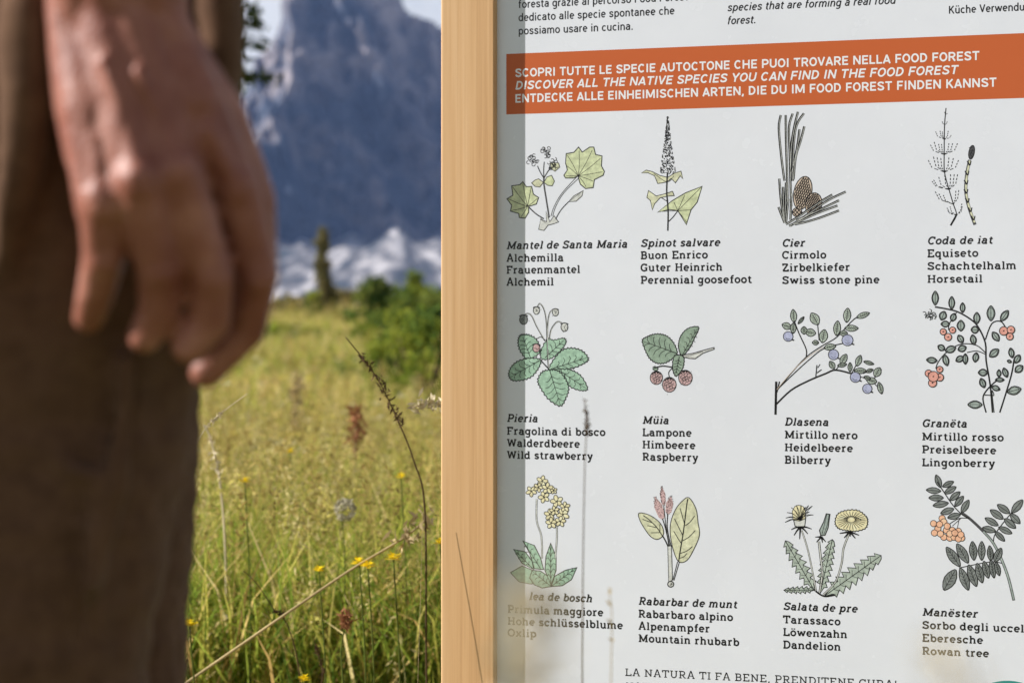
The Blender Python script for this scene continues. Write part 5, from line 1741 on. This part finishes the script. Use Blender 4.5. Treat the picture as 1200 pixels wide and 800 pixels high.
# foreground stalks between the lens and the panel
FG_ = 'blurred grass stalks close in front of the panel'
pth = [P3(684, 900, 1.75), P3(683, 700, 1.75), P3(685, 560, 1.75), P3(687, 505, 1.75), P3(685, 470, 1.75)]
stalk('grass_stalk', 'dark thin stalk with a black seed head in front of the wild strawberry caption', rooted(pth), .0007, BROWN_M,
      [P3(687, 508, 1.75), P3(688, 490, 1.75), P3(686, 468, 1.75)], BROWN_M, .0008, 34, .0020, FG_)
pth = [P3(713, 960, 1.6), P3(716, 800, 1.6), P3(717, 720, 1.6), P3(713, 688, 1.6)]
stalk('grass_stalk', 'grey blurred stalk at the end of the oxlip caption', rooted(pth), .0006, STRAW_M, [P3(716, 750, 1.6), P3(714, 692, 1.6)], STRAW_M, .0008, 12, .0018, FG_)
pth = [P3(630, 1900, .42), P3(622, 1000, .42), P3(616, 800, .42), P3(618, 720, .42), P3(640, 650, .42)]
stalk('grass_stalk', 'very blurred cream stalk in front of the oxlip drawing beside the post', rooted(pth), .0009, PALE_M, [P3(616, 850, .42), P3(614, 760, .42), P3(620, 690, .42)], PALE_M, .0034, 80, .0025, FG_)
pth = [P3(1190, 1900, .40), P3(1160, 1000, .40), P3(1135, 820, .40), P3(1112, 770, .40), P3(1092, 740, .40)]
stalk('grass_stalk', 'very blurred cream stalk below the rowan tree caption', rooted(pth), .0008, STRAW_M, [P3(1140, 825, .40), P3(1118, 785, .40), P3(1104, 760, .40)], PALE_M, .0026, 26, .0019, FG_)


# a stalk standing just left of the post: its shadow falls across the wood
pth = [Vector((-.127, 2.610, -.62)), Vector((-.124, 2.6225, P3(500, 800, 2.62).z)), Vector((-.121, 2.629, P3(500, 705, 2.63).z)), Vector((-.118, 2.6365, P3(500, 600, 2.63).z))]
stalk('grass_stalk', 'thin upright stalk close to the left side of the post, its shadow on the wood', rooted(pth), .00045, STRAW_M, None, None, group=GP)


def flower(px_, py_, Y1, label, rad=0.011, group='yellow meadow flowers'):
    top = P3(px_, py_, Y1)
    g = float(ground_z(top.x, top.y))
    root = empty('wildflower', (top.x, top.y, g))
    tag(root, label, 'flower', group)
    h = top.z - g
    V, Fc = tube(spline([(0, 0, -.01), (.01, 0, h * .5), (0, 0, h)]), .0016, .0012)
    new_obj('stem', mesh_np('stem', V, Fc, True), GREENST_M, root)
    V, Fc = [], []
    for ring, (npet, rr_, lift) in enumerate(((9, rad, .0), (9, rad * .8, .003), (7, rad * .5, .006))):
        for k in range(npet):
            a = 2 * math.pi * (k + ring * .4) / npet + random.uniform(-.1, .1)
            ca, sa = math.cos(a), math.sin(a)
            i0 = len(V)
            tl = random.uniform(.0, .006)
            for (rd, sd_, dz) in ((.1, 0, 0), (.6, .28, tl * .6), (1, .12, tl), (1, -.12, tl), (.6, -.28, tl * .6)):
                V.append((rr_ * (rd * ca - sd_ * sa), rr_ * (rd * sa + sd_ * ca), h + lift + dz))
            Fc.append(tuple(range(i0, i0 + 5)))
    hd = new_obj('blossom', mesh_np('blossom', V, Fc), YELLOW_M, root)
    return root


for a in ((461, 655, 3.0, 'yellow flower nearest the post under the long pale stalk', .014), (421, 660, 3.05, 'left yellow flower of the close pair under the long pale stalk', .014),
          (431, 664, 3.0, 'right yellow flower of the close pair under the long pale stalk', .015), (374, 669, 3.1, 'small yellow flower left of the close pair', .011),
          (287, 565, 3.4, 'yellow flower in the sunlit grass right of the brown trousers', .013), (222, 733, 2.95, 'yellow flower touching the trouser edge near the bottom', .014),
          (516, 637, 3.0, 'yellow flower half hidden by the left edge of the post', .012), (357, 797, 2.92, 'yellow flower cut by the bottom edge of the photo', .011),
          (340, 530, 4.2, 'distant yellow flower in the middle of the meadow', .011), (470, 560, 3.5, 'yellow flower right of the meadow centre, above the seed clock', .012)):
    flower(*a[:4], rad=a[4])


# ------------------------------------------------------------------ shrubs, sapling, conifer
def shrub(name, label, px_, py_top, Y1, width, cols, n=1800, ls=.05, group=None, cat='shrub', cone=0.0):
    x = (px_ - 600) / F * Y1
    g = float(ground_z(x, Y1))
    h = (400 - py_top) / F * Y1 - g
    root = empty(name, (x, Y1, g))
    tag(root, label, cat, group)
    V, Fc = [], []
    tips = []
    for k in range(7):
        a = k * 2.4
        rr_ = width * .5 * (0.3 + .6 * random.random())
        tip = Vector((rr_ * math.cos(a), rr_ * math.sin(a), h * random.uniform(.55, .98)))
        tips.append(tip)
        v, f = tube(spline([(0, 0, -.05), (tip.x * .3, tip.y * .3, tip.z * .5), tip]), .02 * width + .008, .004)
        o = len(V)
        V += v
        Fc += [tuple(i + o for i in q_) for q_ in f]
    new_obj('stem', mesh_np('stem', V, Fc, True), BARK_M, root)
    cl = 34
    cen = []
    for _ in range(cl):
        t = random.random() ** .7
        rad = width * .5 * ((1 - t) if cone else math.sqrt(max(0.05, 1 - (t * 1.05 - .45) ** 2 * 2.2))) * (.2 + 1.15 * random.random())
        a = random.random() * 6.28
        cen.append((rad * math.cos(a), rad * math.sin(a), h * (.06 + (.98 + .16 * random.random()) * t)))
    cen = np.array(cen)
    idx = rng.integers(0, cl, n)
    c = cen[idx] + rng.normal(size=(n, 3)) * np.array([.085 * width, .085 * width, .06 * h])
    c[:, 2] = np.clip(c[:, 2], .01, None)
    tint = np.array(cols)[idx % len(cols)] * (.65 + .7 * rng.random((n, 1)))
    V, Fq, C = bits(c, ls * (.5 + rng.random(n)), tint, 1.1)
    me = mesh_np('foliage', V, Fq)
    set_tint(me, C)
    new_obj('foliage', me, grass_mat, root)
    return root


BARK_M = mat('bark', (0.09, 0.06, 0.04), 0.95, 0.1)
DK = [(0.04, 0.075, 0.02), (0.11, 0.15, 0.032), (0.19, 0.22, 0.05)]
YG = [(0.16, 0.21, 0.03), (0.25, 0.28, 0.04), (0.10, 0.15, 0.03)]
OL = [(0.19, 0.17, 0.07), (0.24, 0.20, 0.09), (0.13, 0.12, 0.05)]
GS = 'bushes along the far edge of the meadow'
shrub('shrub', 'dark green pointed bush at the meadow edge, left of the yellowish bushes', 440, 338, 34, 1.2, DK, 2600, .045, GS, cone=1.0)
shrub('shrub', 'yellow green bush right of the dark pointed bush', 470, 344, 36, 1.1, YG, 1900, .05, GS)
shrub('shrub', 'dark bush touching the wooden post at the meadow edge', 514, 352, 30, .9, DK, 1900, .042, GS, cone=1.0)
shrub('shrub', 'light green bush between the yellow green bush and the post', 494, 346, 33, .8, YG, 1400, .045, GS)
shrub('shrub', 'low dark bush in front of the bushes, close to the post', 500, 362, 22, 1.0, DK, 1900, .035, GS)
shrub('shrub', 'low yellow green bush below the dark pointed bush', 452, 372, 24, .9, YG, 1600, .035, GS)
shrub('shrub', 'low broad green bush in the meadow touching the post, nearest of the bushes', 497, 388, 11.5, .62, YG, 1500, .022, GS)
shrub('shrub', 'small yellow green bush in the meadow left of the nearest bush', 455, 392, 12.5, .5, YG, 1900, .022, GS)
shrub('shrub', 'ragged pale olive bush on the meadow crest right of the slim sapling', 402, 348, 47, 1.0, OL, 1500, .055, GS)
shrub('shrub', 'small yellow green bush on the meadow crest below the slim sapling', 368, 352, 40, .8, YG, 1300, .05, GS, cone=1.0)
shrub('shrub', 'tallest yellow green bush rising behind the others left of the post', 486, 334, 38, .8, YG, 1500, .05, GS, cone=1.0)
shrub('shrub', 'olive bush on the meadow crest beside the hand', 345, 352, 44, 1.3, OL, 2200, .055, GS)
shrub('shrub', 'low green bush right of the fingertips', 335, 385, 26, .9, YG, 1700, .04, GS)
shrub('sapling', 'slim olive brown sapling rising against the pale scree', 378, 292, 42, .62, OL, 2600, .05, None, 'sapling', cone=1.0)


def conifer(px_, Y1, height, label):
    x = (px_ - 600) / F * Y1
    g = float(ground_z(x, Y1))
    root = empty('conifer', (x, Y1, g))
    tag(root, label, 'tree')
    V, Fc = tube(spline([(0, 0, -.1), (.02, 0, height * .5), (0, 0, height)]), .09, .01, 9)
    new_obj('trunk', mesh_np('trunk', V, Fc, True), BARK_M, root)
    bv, bf = [], []
    cs = []
    ts = []
    for lv in range(28):
        t = lv / 28
        z = height * (.43 + .56 * t)
        for k in range(5):
            a = lv * 1.1 + k * 1.257 + random.uniform(-.3, .3)
            ln = (1 - t) ** .8 * .64 * random.uniform(.55, 1.15) + .08
            dr = -0.18 * ln
            pts = [(0, 0, z), (ln * .5 * math.cos(a), ln * .5 * math.sin(a), z + dr * .2), (ln * math.cos(a), ln * math.sin(a), z + dr + .07)]
            v, f = tube(spline(pts, 3), .012 * (1 - t) + .004, .002, 4)
            o = len(bv)
            bv += v
            bf += [tuple(i + o for i in q_) for q_ in f]
            nn = int(40 + 110 * ln)
            sp_ = spline(pts, 6)
            for _ in range(nn):
                p = sp_[random.randrange(4, len(sp_))]
                cs.append((p.x + random.gauss(0, .035), p.y + random.gauss(0, .035), p.z + random.gauss(-.015, .022)))
                ts.append(random.choice([(0.035, 0.065, 0.018), (0.06, 0.095, 0.02), (0.13, 0.15, 0.03), (0.02, 0.04, 0.014)]))
    new_obj('branch', mesh_np('branch', bv, bf, True), BARK_M, root)
    c = np.array(cs)
    V, Fq, C = bits(c, .026 * (.5 + rng.random(len(c))), np.array(ts), 1.8)
    me = mesh_np('needles', V, Fq)
    set_tint(me, C)
    new_obj('needles', me, grass_mat, root)


conifer(206, 14.0, 5.6, 'young conifer with layered green branches behind the trousers')
